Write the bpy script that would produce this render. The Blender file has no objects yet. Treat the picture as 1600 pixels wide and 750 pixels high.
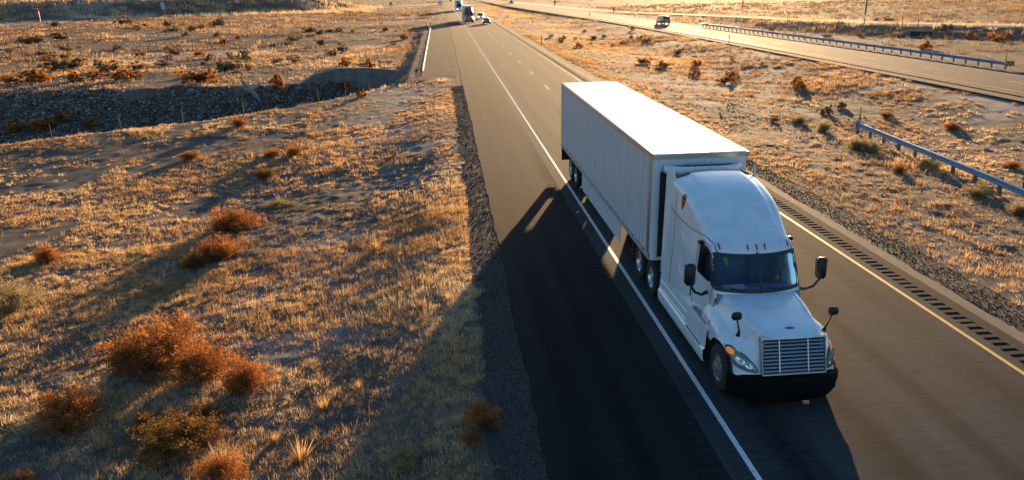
import bpy, math, random
import numpy as np
from mathutils import Vector, Matrix

# ------------------------------------------------------------------ camera, world, sun, exposure
S = bpy.context.scene
COL = S.collection
R = math.radians
CAM_H, CAM_PITCH, CAM_YAW, CAM_ROLL, CAM_F = 8.391, R(18.50), R(4.748), R(-1.161), 1178.26
SUN_AZ, SUN_EL = R(19.0), R(6.0)

def cam_axes():
    cp, sp = math.cos(CAM_PITCH), math.sin(CAM_PITCH)
    cy, sy = math.cos(CAM_YAW), math.sin(CAM_YAW)
    fw = Vector((sy*cp, cy*cp, -sp)); rt = Vector((cy, -sy, 0)); up = rt.cross(fw)
    cr, sr = math.cos(CAM_ROLL), math.sin(CAM_ROLL)
    return fw, rt*cr + up*sr, up*cr - rt*sr

FW, RT, UP = cam_axes()
cd = bpy.data.cameras.new('camera'); cam = bpy.data.objects.new('camera', cd); COL.objects.link(cam)
cd.sensor_width = 36; cd.lens = CAM_F/1600*36; cd.clip_start = 0.1; cd.clip_end = 20000
m = Matrix.Identity(4)
for i in range(3):
    m[i][0] = RT[i]; m[i][1] = UP[i]; m[i][2] = -FW[i]
m[2][3] = CAM_H
cam.matrix_world = m
S.camera = cam

w = bpy.data.worlds.new('World'); S.world = w; w.use_nodes = True
nt = w.node_tree; bg = nt.nodes['Background']
sky = nt.nodes.new('ShaderNodeTexSky'); sky.sky_type = 'NISHITA'; sky.sun_disc = False
sky.sun_elevation = SUN_EL; sky.sun_rotation = SUN_AZ; sky.air_density = 1.0; sky.dust_density = 0.7; sky.ozone_density = 3.2
nt.links.new(sky.outputs[0], bg.inputs[0]); bg.inputs[1].default_value = 0.10

sd = bpy.data.lights.new('sun', 'SUN'); sd.energy = 5.0; sd.angle = R(0.53); sd.color = (1.0, 0.64, 0.32)
sun = bpy.data.objects.new('sun', sd); COL.objects.link(sun)
sv = Vector((math.sin(SUN_AZ)*math.cos(SUN_EL), math.cos(SUN_AZ)*math.cos(SUN_EL), math.sin(SUN_EL)))
sun.rotation_euler = sv.to_track_quat('Z', 'Y').to_euler(); sun.location = (60, 170, 60)

S.view_settings.view_transform = 'Standard'; S.view_settings.look = 'None'
S.view_settings.gamma = 1; S.view_settings.use_curve_mapping = False
S.view_settings.exposure = 1.75
S.render.engine = 'CYCLES'
S.cycles.max_bounces = 6; S.cycles.transparent_max_bounces = 12; S.cycles.caustics_reflective = False; S.cycles.caustics_refractive = False

rng = np.random.default_rng(7)
random.seed(7)

# ------------------------------------------------------------------ noise and terrain height
def _hash(ix, iy, seed):
    h = (ix.astype(np.int64)*374761393 + iy.astype(np.int64)*668265263 + seed*974711) & 0x7fffffff
    h = ((h ^ (h >> 13))*1274126177) & 0x7fffffff
    return ((h ^ (h >> 16)) & 0xffff)/65535.0

def vnoise(x, y, s, seed=0):
    x = np.asarray(x, float)/s; y = np.asarray(y, float)/s
    ix, iy = np.floor(x), np.floor(y); fx, fy = x-ix, y-iy
    fx = fx*fx*(3-2*fx); fy = fy*fy*(3-2*fy)
    a, b = _hash(ix, iy, seed), _hash(ix+1, iy, seed); c, d = _hash(ix, iy+1, seed), _hash(ix+1, iy+1, seed)
    return (a*(1-fx)+b*fx)*(1-fy) + (c*(1-fx)+d*fx)*fy

def sstep(a, b, x):
    t = np.clip((np.asarray(x, float)-a)/(b-a), 0, 1); return t*t*(3-2*t)

# eastbound carriageway: centre line X as a function of Y (yellow line on its left, white on its right)
EY = np.array([-80, 20, 55, 90, 125, 160, 200, 240, 300, 400, 530, 800, 1400, 4000.])
EX = np.array([44, 46.8, 47.9, 48.3, 48.3, 47.8, 46.6, 44.4, 41.3, 37.0, 33.6, 28, 20, 10.])
def ecx(y): return np.interp(y, EY, EX)
# ramp on the left, frontage road on the right, as polylines
RAMP = np.array([(-420, 262), (-300, 285), (-195, 318), (-140, 338), (-95, 352), (-60, 372), (-28, 415), (-9, 462), (0.5, 505)], float)
FRONT = np.array([(45, 480), (52, 330), (60, 250), (68.5, 196), (73.5, 164), (83, 138), (97, 121), (125, 100), (170, 78), (260, 50)], float)

def dist_poly(x, y, P):
    x = np.asarray(x, float); y = np.asarray(y, float); best = np.full(x.shape, 1e9)
    for (ax, ay), (bx, by) in zip(P[:-1], P[1:]):
        dx, dy = bx-ax, by-ay; L = dx*dx+dy*dy
        t = np.clip(((x-ax)*dx + (y-ay)*dy)/L, 0, 1)
        best = np.minimum(best, np.hypot(x-ax-t*dx, y-ay-t*dy))
    return best

# wash (channel): its near rim, toe and far rim, sampled along X
NX = np.array([-90, -60, -45, -29, -22, -17, -13, -9.5, -6, -3.8, 0])
NR = np.array([38, 44, 47, 51, 55, 57.5, 61.5, 66, 72, 79, 88.])          # near rim Y
FT = np.array([52, 60, 64, 68.5, 71, 73, 75.5, 78.5, 82.5, 85, 89.])       # far toe Y
FRm = np.array([68, 76, 79, 79, 78, 77.5, 79.5, 83.5, 87, 88.5, 91.])      # far rim Y
WD = np.array([2.6, 2.6, 2.6, 2.6, 2.6, 2.5, 2.4, 2.1, 1.2, 0.1, 0.0])     # depth
def wash(x, y):
    n, t, f, d = (np.interp(x, NX, a) for a in (NR, FT, FRm, WD))
    h = np.where(y < t, sstep(0, 1, (y-n)/np.maximum(t-n, .1)*1.6), 1-sstep(0, 1, (y-t)/np.maximum(f-t, .1)))
    h = np.where((y < n) | (y > f) | (x > 0), 0, h)
    return -d*h

def height(x, y):
    x = np.asarray(x, float); y = np.asarray(y, float)
    dm = np.maximum(np.abs(x-7.75)-6.9, 0)                    # distance from main road's edge
    de = np.maximum(np.abs(x-ecx(y))-6.6, 0)
    dr = np.maximum(dist_poly(x, y, RAMP)-4.5, 0)
    df = np.maximum(dist_poly(x, y, FRONT)-4.0, 0)
    road = np.minimum(np.minimum(dm, de), np.minimum(dr, df))
    rough = sstep(0.4, 3.0, road)
    z = -0.09 + rough*(0.16*(vnoise(x, y, 9, 1)-.5) + 0.08*(vnoise(x, y, 3.1, 2)-.5) + .05*(vnoise(x, y, 1.1, 3)-.5)
                       + .085*(vnoise(x, y, .42, 4)-.5))
    z = z + rough*0.8*(vnoise(x, y, 45, 5)-.5)*sstep(6, 30, road)
    # shallow swale in the median and mound left of the shoulder
    z = z - 0.9*np.exp(-((x-30)/8.0)**2)*sstep(-40, 10, y)*(1-sstep(300, 700, y))
    z = z + 0.12*np.exp(-((x+9)/5.0)**2)*(1-sstep(42, 56, y))
    # the highway stands on low fill: the ground falls away to the left of the gravel edge
    z = z - (.78*sstep(.5, -4.5, x) + .5*sstep(-4, -13, x))*(1-.75*sstep(38, 64, y))*(1-sstep(350, 420, y))
    pad = sstep(-5.5, -3.6, x)*(1-sstep(1.5, 2.5, x))*sstep(72, 78, y)*(1-sstep(180, 190, y))
    z = z*(1-pad) + pad*(-.06)
    z = z + wash(x, y)
    # hill carrying the crossing road at the far left
    ramp_y = np.interp(x, RAMP[:, 0], RAMP[:, 1])
    hill = 7.2*sstep(6, 42, y-ramp_y)*(1-sstep(-75, -30, x))*(1-sstep(100, 220, y-ramp_y)*.5)
    z = z + hill
    # raised frontage road on the right with a ditch before it
    d0 = dist_poly(x, y, FRONT)
    up = sstep(55, 74, x)
    z = z + up*(.95*(1-sstep(4.5, 15, d0)) - .45*sstep(4.5, 15, d0)*(1-sstep(16, 30, d0)))
    # far rolling plain
    far = sstep(420, 900, np.hypot(x, y))
    z = z + far*(5.5*(vnoise(x, y, 260, 6)-.35) + 2*(vnoise(x, y, 90, 8)-.5))*sstep(8, 60, np.minimum(dm, de))
    z = z + 16*sstep(1200, 3200, np.hypot(x, y))*vnoise(x, y, 900, 9)
    return z

def hz(x, y): return float(height(np.array([x]), np.array([y]))[0])

def at(px, py):
    """ground point seen at a pixel of the 1600x750 photograph"""
    d = FW + RT*((px-800)/CAM_F) - UP*((py-375)/CAM_F); d.normalize()
    o = Vector((0, 0, CAM_H)); t = 5.0; last = t
    while t < 3000:
        q = o + d*t
        if q.z < hz(q.x, q.y): break
        last = t; t *= 1.02
    for _ in range(18):
        mid = (last+t)/2; q = o + d*mid
        if q.z < hz(q.x, q.y): t = mid
        else: last = mid
    q = o + d*t
    return q, t*d.dot(FW)                                       # point, depth

# ------------------------------------------------------------------ material helpers
def mat(name, col=(.5, .5, .5), rough=.5, metal=0., spec=.5, var=0., vscale=8., col2=None, bump=0., bscale=60., coat=0., coords='Object', stretch=None):
    M = bpy.data.materials.new(name); M.use_nodes = True
    n = M.node_tree; b = n.nodes['Principled BSDF']
    b.inputs['Base Color'].default_value = (*col, 1); b.inputs['Roughness'].default_value = rough
    b.inputs['Metallic'].default_value = metal; b.inputs['Specular IOR Level'].default_value = spec
    b.inputs['Coat Weight'].default_value = coat; b.inputs['Coat Roughness'].default_value = .08
    if var or col2 or bump:
        tc = n.nodes.new('ShaderNodeTexCoord'); src = tc.outputs[coords]
        if stretch:
            mp = n.nodes.new('ShaderNodeMapping'); mp.inputs['Scale'].default_value = stretch
            n.links.new(src, mp.inputs[0]); src = mp.outputs[0]
    if var or col2:
        no = n.nodes.new('ShaderNodeTexNoise'); no.inputs['Scale'].default_value = vscale; no.inputs['Detail'].default_value = 6
        no.inputs['Roughness'].default_value = .65
        n.links.new(src, no.inputs['Vector'])
        rp = n.nodes.new('ShaderNodeValToRGB')
        rp.color_ramp.elements[0].position = .3; rp.color_ramp.elements[1].position = .7
        rp.color_ramp.elements[0].color = (*[c*(1-var) for c in col], 1)
        rp.color_ramp.elements[1].color = (*(col2 if col2 else [min(1, c*(1+var)) for c in col]), 1)
        n.links.new(no.outputs[0], rp.inputs[0]); n.links.new(rp.outputs[0], b.inputs['Base Color'])
    if bump:
        no = n.nodes.new('ShaderNodeTexNoise'); no.inputs['Scale'].default_value = bscale; no.inputs['Detail'].default_value = 4
        n.links.new(src, no.inputs['Vector'])
        bp = n.nodes.new('ShaderNodeBump'); bp.inputs['Strength'].default_value = bump; bp.inputs['Distance'].default_value = .02
        n.links.new(no.outputs[0], bp.inputs['Height']); n.links.new(bp.outputs[0], b.inputs['Normal'])
    return M

def emit(name, col, strength):
    M = bpy.data.materials.new(name); M.use_nodes = True
    b = M.node_tree.nodes['Principled BSDF']
    b.inputs['Base Color'].default_value = (*col, 1); b.inputs['Emission Color'].default_value = (*col, 1)
    b.inputs['Emission Strength'].default_value = strength
    return M

def plant_mat(name, ramp, trans=.45, attr='tone'):
    """foliage: colours picked by a per-leaf attribute, light passing through the blades"""
    M = bpy.data.materials.new(name); M.use_nodes = True
    n = M.node_tree; n.nodes.clear()
    out = n.nodes.new('ShaderNodeOutputMaterial')
    a = n.nodes.new('ShaderNodeAttribute'); a.attribute_name = attr
    rp = n.nodes.new('ShaderNodeValToRGB'); els = rp.color_ramp.elements
    while len(els) < len(ramp): els.new(.5)
    for i, c in enumerate(ramp):
        els[i].position = i/(len(ramp)-1); els[i].color = (*c, 1)
    n.links.new(a.outputs['Fac'], rp.inputs[0])
    d = n.nodes.new('ShaderNodeBsdfDiffuse'); t = n.nodes.new('ShaderNodeBsdfTranslucent'); mx = n.nodes.new('ShaderNodeMixShader')
    mx.inputs[0].default_value = trans
    n.links.new(rp.outputs[0], d.inputs[0]); n.links.new(rp.outputs[0], t.inputs[0])
    n.links.new(d.outputs[0], mx.inputs[1]); n.links.new(t.outputs[0], mx.inputs[2]); n.links.new(mx.outputs[0], out.inputs[0])
    return M

def glass_mat(name, tint, alpha=.35, rough=.02):
    """thin tinted pane: partly see-through, glossy by angle"""
    M = bpy.data.materials.new(name); M.use_nodes = True
    n = M.node_tree; n.nodes.clear()
    out = n.nodes.new('ShaderNodeOutputMaterial')
    tr = n.nodes.new('ShaderNodeBsdfTransparent'); tr.inputs[0].default_value = (*tint, 1)
    gl = n.nodes.new('ShaderNodeBsdfGlossy'); gl.inputs['Roughness'].default_value = rough; gl.inputs[0].default_value = (.9, .95, 1, 1)
    fr = n.nodes.new('ShaderNodeFresnel'); fr.inputs[0].default_value = 1.38
    mx = n.nodes.new('ShaderNodeMixShader')
    n.links.new(fr.outputs[0], mx.inputs[0]); n.links.new(tr.outputs[0], mx.inputs[1]); n.links.new(gl.outputs[0], mx.inputs[2])
    n.links.new(mx.outputs[0], out.inputs[0])
    return M

# ------------------------------------------------------------------ mesh helpers
class MB:
    def __init__(s): s.v = []; s.f = []; s.mi = []
    def add(s, vs, fs, mi=0):
        o = len(s.v); s.v += [tuple(v) for v in vs]; s.f += [tuple(i+o for i in f) for f in fs]; s.mi += [mi]*len(fs); return s
    def box(s, x0, x1, y0, y1, z0, z1, mi=0, bev=0.):
        if bev <= 0:
            vs = [(x0,y0,z0),(x1,y0,z0),(x1,y1,z0),(x0,y1,z0),(x0,y0,z1),(x1,y0,z1),(x1,y1,z1),(x0,y1,z1)]
            return s.add(vs, [(0,3,2,1),(4,5,6,7),(0,1,5,4),(1,2,6,5),(2,3,7,6),(3,0,4,7)], mi)
        b = min(bev, (x1-x0)/2.01, (y1-y0)/2.01, (z1-z0)/2.01)
        vs = []; idx = {}
        for i, (xa, sx) in enumerate(((x0, 1), (x1, -1))):
            for j, (ya, sy) in enumerate(((y0, 1), (y1, -1))):
                for k, (za, sz) in enumerate(((z0, 1), (z1, -1))):
                    idx[i,j,k,'x'] = len(vs); vs.append((xa, ya+sy*b, za+sz*b))
                    idx[i,j,k,'y'] = len(vs); vs.append((xa+sx*b, ya, za+sz*b))
                    idx[i,j,k,'z'] = len(vs); vs.append((xa+sx*b, ya+sy*b, za))
        fs = []
        for i in (0, 1):
            fs.append([idx[i,0,0,'x'], idx[i,1,0,'x'], idx[i,1,1,'x'], idx[i,0,1,'x']])
            fs.append([idx[0,i,0,'y'], idx[1,i,0,'y'], idx[1,i,1,'y'], idx[0,i,1,'y']])
            fs.append([idx[0,0,i,'z'], idx[1,0,i,'z'], idx[1,1,i,'z'], idx[0,1,i,'z']])
        for a in (0, 1):
            for c in (0, 1):
                fs.append([idx[a,c,0,'x'], idx[a,c,1,'x'], idx[a,c,1,'y'], idx[a,c,0,'y']])
                fs.append([idx[a,0,c,'x'], idx[a,1,c,'x'], idx[a,1,c,'z'], idx[a,0,c,'z']])
                fs.append([idx[0,a,c,'y'], idx[1,a,c,'y'], idx[1,a,c,'z'], idx[0,a,c,'z']])
        for i in (0,1):
            for j in (0,1):
                for k in (0,1): fs.append([idx[i,j,k,'x'], idx[i,j,k,'y'], idx[i,j,k,'z']])
        c = Vector(((x0+x1)/2, (y0+y1)/2, (z0+z1)/2)); ff = []
        for f in fs:
            p = [Vector(vs[q]) for q in f]; nn = (p[1]-p[0]).cross(p[2]-p[0]); mid = sum(p, Vector())/len(p)
            ff.append(f if nn.dot(mid-c) > 0 else f[::-1])
        return s.add(vs, ff, mi)
    def tube(s, pts, r, n=8, mi=0, cap=True, flat=None):
        pts = [Vector(p) for p in pts]; rs = r if isinstance(r, (list, tuple)) else [r]*len(pts)
        rings = []; up0 = Vector((0, 0, 1))
        for i, p in enumerate(pts):
            t = (pts[min(i+1, len(pts)-1)] - pts[max(i-1, 0)]).normalized()
            u = up0 if abs(t.dot(up0)) < .95 else Vector((0, 1, 0))
            a = t.cross(u).normalized(); b = a.cross(t).normalized()
            rings.append([p + a*math.cos(2*math.pi*k/n)*rs[i] + b*math.sin(2*math.pi*k/n)*rs[i]*(flat or 1) for k in range(n)])
        vs = [q for rg in rings for q in rg]; fs = []
        for i in range(len(pts)-1):
            for k in range(n): fs.append((i*n+k, (i+1)*n+k, (i+1)*n+(k+1)%n, i*n+(k+1)%n))
        if cap: fs.append(tuple(range(n))); fs.append(tuple((len(pts)-1)*n+k for k in reversed(range(n))))
        return s.add(vs, fs, mi)
    def lathe_x(s, prof, c, n=28, mi=0, mis=None, close=False):
        """prof: list of (x, r) revolved about the X axis through c"""
        vs = []; fs = []; m_ = []
        for (x, r) in prof:
            for k in range(n):
                a = 2*math.pi*k/n; vs.append((c[0]+x, c[1]+r*math.cos(a), c[2]+r*math.sin(a)))
        o = len(s.v); s.v += vs
        for i in range(len(prof)-1):
            for k in range(n):
                s.f.append((o+i*n+k, o+i*n+(k+1)%n, o+(i+1)*n+(k+1)%n, o+(i+1)*n+k)); s.mi.append(mis[i] if mis else mi)
        return s
    def prism(s, poly, axis, a, b, mi=0):
        """poly of 2D points in the two other axes, extruded from a to b along axis"""
        def P(q, t):
            return (t, q[0], q[1]) if axis == 'x' else (q[0], t, q[1]) if axis == 'y' else (q[0], q[1], t)
        n = len(poly); vs = [P(q, a) for q in poly] + [P(q, b) for q in poly]
        fs = [tuple(range(n)), tuple(reversed(range(n, 2*n)))] + [(i, n+i, n+(i+1) % n, (i+1) % n) for i in range(n)]
        return s.add(vs, fs, mi)
    def grid(s, P, mi=0, skip=None):
        P = np.asarray(P); a, b = P.shape[:2]; o = len(s.v); s.v += [tuple(q) for q in P.reshape(-1, 3)]
        for i in range(a-1):
            for j in range(b-1):
                if skip is not None and skip[i, j]: continue
                s.f.append((o+i*b+j, o+i*b+j+1, o+(i+1)*b+j+1, o+(i+1)*b+j)); s.mi.append(mi)
        return s
    def build(s, name, mats, parent=None, smooth=False, angle=35, fix=True):
        me = bpy.data.meshes.new(name); me.from_pydata(s.v, [], s.f)
        ms = mats if isinstance(mats, (list, tuple)) else [mats]
        for mm in ms: me.materials.append(mm)
        if len(ms) > 1: me.polygons.foreach_set('material_index', np.array(s.mi, np.int32))
        if fix:
            import bmesh
            bm = bmesh.new(); bm.from_mesh(me); bmesh.ops.recalc_face_normals(bm, faces=bm.faces); bm.to_mesh(me); bm.free()
        if smooth:
            me.polygons.foreach_set('use_smooth', np.ones(len(me.polygons), bool))
            try: me.set_sharp_from_angle(angle=R(angle))
            except Exception: pass
        me.update()
        o = bpy.data.objects.new(name, me); COL.objects.link(o)
        if parent: o.parent = parent
        return o

def np_mesh(name, verts, faces, mats, tone=None, parent=None, link=True, mi=None, smooth=False):
    """verts Nx3, faces MxK (all K alike) with fast numpy transfer; tone = per-vertex attribute"""
    me = bpy.data.meshes.new(name); n, k = faces.shape
    me.vertices.add(len(verts)); me.vertices.foreach_set('co', np.ascontiguousarray(verts, np.float32).ravel())
    me.loops.add(n*k); me.loops.foreach_set('vertex_index', np.ascontiguousarray(faces, np.int32).ravel())
    me.polygons.add(n); me.polygons.foreach_set('loop_start', np.arange(0, n*k, k, dtype=np.int32))
    me.polygons.foreach_set('loop_total', np.full(n, k, np.int32))
    for mm in (mats if isinstance(mats, (list, tuple)) else [mats]): me.materials.append(mm)
    if mi is not None: me.polygons.foreach_set('material_index', np.asarray(mi, np.int32))
    if smooth: me.polygons.foreach_set('use_smooth', np.ones(n, bool))
    me.update(calc_edges=True)
    if tone is not None:
        at_ = me.attributes.new('tone', 'FLOAT', 'POINT'); at_.data.foreach_set('value', np.ascontiguousarray(tone, np.float32))
    me.validate()
    if not link: return me
    o = bpy.data.objects.new(name, me); COL.objects.link(o)
    if parent: o.parent = parent
    return o

def tag(o, label, cat, group=None):
    o['label'] = label; o['category'] = cat
    if group: o['group'] = group
    return o
def thing(name, label, cat, loc=(0, 0, 0), rz=0., group=None):
    o = bpy.data.objects.new(name, None); COL.objects.link(o); o.location = loc; o.rotation_euler = (0, 0, rz); o.empty_display_size = .2
    return tag(o, label, cat, group)
def structure(o): o['kind'] = 'structure'; return o
def copy_thing(root, loc=None, rz=None, label=None):
    kids = list(root.children); c = root.copy(); COL.objects.link(c)
    for k in kids:
        d = k.copy(); COL.objects.link(d); d.parent = c
        for g in list(k.children):
            e = g.copy(); COL.objects.link(e); e.parent = d
    if loc is not None: c.location = loc
    if rz is not None: c.rotation_euler = (0, 0, rz)
    if label: c['label'] = label
    return c

# ------------------------------------------------------------------ ground
def ground_mat():
    M = bpy.data.materials.new('dry_soil'); M.use_nodes = True
    n = M.node_tree; b = n.nodes['Principled BSDF']; b.inputs['Roughness'].default_value = .95; b.inputs['Specular IOR Level'].default_value = .15
    tc = n.nodes.new('ShaderNodeTexCoord')
    def noise(sc, det=6, rough=.6):
        q = n.nodes.new('ShaderNodeTexNoise'); q.inputs['Scale'].default_value = sc; q.inputs['Detail'].default_value = det
        q.inputs['Roughness'].default_value = rough; n.links.new(tc.outputs['Object'], q.inputs['Vector']); return q.outputs[0]
    def ramp(src, a, b_, ca, cb):
        r = n.nodes.new('ShaderNodeValToRGB'); e = r.color_ramp.elements
        e[0].position = a; e[1].position = b_; e[0].color = (*ca, 1); e[1].color = (*cb, 1); n.links.new(src, r.inputs[0]); return r.outputs[0]
    def mix(f, a, b_):
        q = n.nodes.new('ShaderNodeMix'); q.data_type = 'RGBA'
        n.links.new(f, q.inputs[0]); n.links.new(a, q.inputs[6]); n.links.new(b_, q.inputs[7]); return q.outputs[2]
    soil = ramp(noise(.9), .35, .68, (.085, .076, .070), (.175, .158, .145))
    straw = ramp(noise(7., 5), .3, .7, (.09, .064, .040), (.19, .14, .09))
    pale = ramp(noise(2.3), .3, .7, (.19, .185, .18), (.30, .29, .285))
    c = mix(ramp(noise(.16, 7, .7), .42, .6, (0,)*3, (1,)*3), soil, straw)
    at_ = n.nodes.new('ShaderNodeAttribute'); at_.attribute_name = 'tone'
    c = mix(ramp(at_.outputs['Fac'], .0, 1., (0,)*3, (1,)*3), c, pale)
    a2 = n.nodes.new('ShaderNodeAttribute'); a2.attribute_name = 'scrub'
    c = mix(ramp(a2.outputs['Fac'], .0, 1., (0,)*3, (1,)*3), c, ramp(noise(.5, 8, .75), .3, .7, (.030, .021, .015), (.085, .060, .040)))
    peb = ramp(noise(38., 3), .62, .70, (0,)*3, (.55,)*3)
    c = mix(peb, c, ramp(noise(90., 2), .3, .7, (.05, .04, .035), (.30, .27, .24)))
    n.links.new(c, b.inputs['Base Color'])
    bp = n.nodes.new('ShaderNodeBump'); bp.inputs['Strength'].default_value = .9; bp.inputs['Distance'].default_value = .09
    ad = n.nodes.new('ShaderNodeMath'); ad.operation = 'ADD'
    n.links.new(noise(5., 8, .7), ad.inputs[0]); n.links.new(noise(26., 4), ad.inputs[1])
    n.links.new(ad.outputs[0], bp.inputs['Height']); n.links.new(bp.outputs[0], b.inputs['Normal'])
    return M

def spaced(parts):
    out = []
    for a, b, st in parts: out += list(np.arange(a, b-1e-6, st))
    return np.array(out + [parts[-1][1]])
gx = spaced([(-6000, -1000, 500), (-1000, -300, 35), (-300, -100, 5), (-100, -45, 1.2), (-45, -16, .4), (-16, 2, .16), (2, 14, 1.0), (14, 34, .2), (34, 60, .5), (60, 130, 1.2), (130, 330, 6), (330, 1000, 40), (1000, 6000, 500)])
gy = spaced([(-120, 6, 6), (6, 42, .17), (42, 100, .38), (100, 160, .9), (160, 260, 2), (260, 480, 4), (480, 1000, 20), (1000, 2000, 80), (2000, 8000, 500)])
X, Y = np.meshgrid(gx, gy)
Z = height(X, Y)
gv = np.stack([X, Y, Z], -1).reshape(-1, 3)
a, b = X.shape
ii = (np.arange(a-1)[:, None]*b + np.arange(b-1)[None, :]).ravel()
gf = np.stack([ii, ii+1, ii+b+1, ii+b], -1)
def bare(x, y):
    """0..1: pale bare flats (alkali patches) as against grassy ground"""
    q = .6*vnoise(x, y*1.6, 14, 11) + .4*vnoise(x, y*1.6, 4, 12)
    bl = sstep(.56, .68, q)*sstep(85, 110, y)*(x < -8)
    bm = sstep(.60, .70, q)*((x > 19) & (x < 42))*.9
    nearl = sstep(.5, .7, .5*vnoise(x, y, 5, 13)+.5*vnoise(x, y, 1.6, 14))*.6*sstep(-10, -6, x)*(x < 1)*(y < 75)
    return np.clip(np.maximum(np.maximum(bl, bm), nearl), 0, 1)
def scrub(x, y):
    """0..1: ground matted with dark brown scrub (the field past the raised road, the hill, parts of the far flat)"""
    fy = np.interp(x, FRONT[:, 0], FRONT[:, 1])
    a_ = sstep(58, 70, x)*(.25+.7*sstep(14, 26, dist_poly(x, y, FRONT)))
    b_ = (x < -4)*sstep(95, 130, y)*sstep(.40, .58, vnoise(x, y*1.7, 22, 15))*.75
    c_ = sstep(400, 520, np.hypot(x, y))*.8
    return np.maximum(np.maximum(a_, b_), c_)
g_o = structure(np_mesh('ground', gv, gf, ground_mat(), tone=bare(gv[:, 0], gv[:, 1]), smooth=True))
a_t = g_o.data.attributes.new('scrub', 'FLOAT', 'POINT'); a_t.data.foreach_set('value', scrub(gv[:, 0], gv[:, 1]).astype(np.float32))

# ------------------------------------------------------------------ roads
def asphalt(name, c1, c2, rough=.62, tracks=None, centre=0., grit=.5, spec=.3):
    """tarmac: aggregate speckle, blotches stretched along the road, worn wheel tracks at given X"""
    M = bpy.data.materials.new(name); M.use_nodes = True
    n = M.node_tree; b = n.nodes['Principled BSDF']; b.inputs['Specular IOR Level'].default_value = spec
    tc = n.nodes.new('ShaderNodeTexCoord'); mp = n.nodes.new('ShaderNodeMapping'); mp.inputs['Scale'].default_value = (1.1, .045, 1)
    n.links.new(tc.outputs['Object'], mp.inputs[0])
    def noise(sc, det, vec, rg=.6):
        q = n.nodes.new('ShaderNodeTexNoise'); q.inputs['Scale'].default_value = sc; q.inputs['Detail'].default_value = det; q.inputs['Roughness'].default_value = rg
        n.links.new(vec, q.inputs['Vector']); return q.outputs[0]
    def math_(op, a_, b_):
        q = n.nodes.new('ShaderNodeMath'); q.operation = op
        for i, v in enumerate((a_, b_)):
            if isinstance(v, (int, float)): q.inputs[i].default_value = v
            else: n.links.new(v, q.inputs[i])
        return q.outputs[0]
    streak = noise(1.6, 5, mp.outputs[0]); blotch = noise(.35, 5, tc.outputs['Object']); speck = noise(34, 3, tc.outputs['Object'], .75)
    f = math_('ADD', math_('MULTIPLY', streak, .55), math_('MULTIPLY', blotch, .25)); f = math_('ADD', f, math_('MULTIPLY', speck, .8))
    m2 = n.nodes.new('ShaderNodeMapping'); m2.inputs['Scale'].default_value = (.9, 5.5, 1); n.links.new(tc.outputs['Object'], m2.inputs[0])
    f = math_('ADD', f, math_('MULTIPLY', math_('SUBTRACT', noise(1.5, 4, m2.outputs[0]), .5), .38)); f = math_('SUBTRACT', f, .12)
    if tracks:
        sx = n.nodes.new('ShaderNodeSeparateXYZ'); n.links.new(tc.outputs['Object'], sx.inputs[0])
        for t in tracks:
            d = math_('SUBTRACT', sx.outputs[0], t); d = math_('MULTIPLY', d, d)
            g = math_('POWER', 2.718, math_('MULTIPLY', d, -9.0)); f = math_('SUBTRACT', f, math_('MULTIPLY', g, .20))
    rp = n.nodes.new('ShaderNodeValToRGB'); e = rp.color_ramp.elements
    e[0].position = .44; e[1].position = .84; e[0].color = (*c1, 1); e[1].color = (*c2, 1)
    n.links.new(f, rp.inputs[0]); n.links.new(rp.outputs[0], b.inputs['Base Color'])
    b.inputs['Roughness'].default_value = rough
    bp = n.nodes.new('ShaderNodeBump'); bp.inputs['Strength'].default_value = grit; bp.inputs['Distance'].default_value = .012
    n.links.new(noise(55, 3, tc.outputs['Object']), bp.inputs['Height']); n.links.new(bp.outputs[0], b.inputs['Normal'])
    return M
LANE = asphalt('lane_asphalt', (.011, .013, .016), (.058, .063, .068), .92, spec=.10, tracks=(6.1, 7.95, 9.8, 11.65))
SHOULD = asphalt('shoulder_asphalt', (.004, .005, .0065), (.019, .021, .0225), .95, tracks=(2.3, 3.3), spec=.12)
RUMB = asphalt('rumble_asphalt', (.004, .005, .006), (.020, .0215, .023), .95, spec=.14)
CHIP = asphalt('chip_seal', (.035, .030, .026), (.13, .108, .09), .9, grit=1.0)
EAST = asphalt('far_asphalt', (.018, .020, .022), (.044, .047, .050), .92, spec=.12)
GRAVEL = mat('dark_gravel', (.03, .026, .023), .95, spec=.2, var=.6, vscale=24, bump=1.0, bscale=20, col2=(.10, .085, .074))
PAD = mat('gravel_pad', (.032, .029, .027), 1., spec=.1, var=.5, vscale=2, bump=.8, bscale=30, col2=(.085, .075, .068))
def worn(name, c):
    M = mat(name, c, .6, var=.25, vscale=14); n = M.node_tree; b = n.nodes['Principled BSDF']; src = b.inputs['Base Color'].links[0].from_socket
    tc = n.nodes.new('ShaderNodeTexCoord'); no = n.nodes.new('ShaderNodeTexNoise'); no.inputs['Scale'].default_value = 11; no.inputs['Detail'].default_value = 8; no.inputs['Roughness'].default_value = .75
    n.links.new(tc.outputs['Object'], no.inputs['Vector']); rp = n.nodes.new('ShaderNodeValToRGB'); rp.color_ramp.elements[0].position = .56; rp.color_ramp.elements[1].position = .66
    mx = n.nodes.new('ShaderNodeMix'); mx.data_type = 'RGBA'; n.links.new(no.outputs[0], rp.inputs[0]); n.links.new(rp.outputs[0], mx.inputs[0]); n.links.new(src, mx.inputs[6]); mx.inputs[7].default_value = (.10, .095, .09, 1)
    n.links.new(mx.outputs[2], b.inputs['Base Color']); return M
WHITE = worn('white_road_paint', (.66, .65, .63))
YELLOW = worn('yellow_road_paint', (.62, .37, .06))
DIRT = mat('pale_dirt_road', (.18, .165, .15), .95, var=.2, vscale=1.5, bump=.4)

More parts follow.
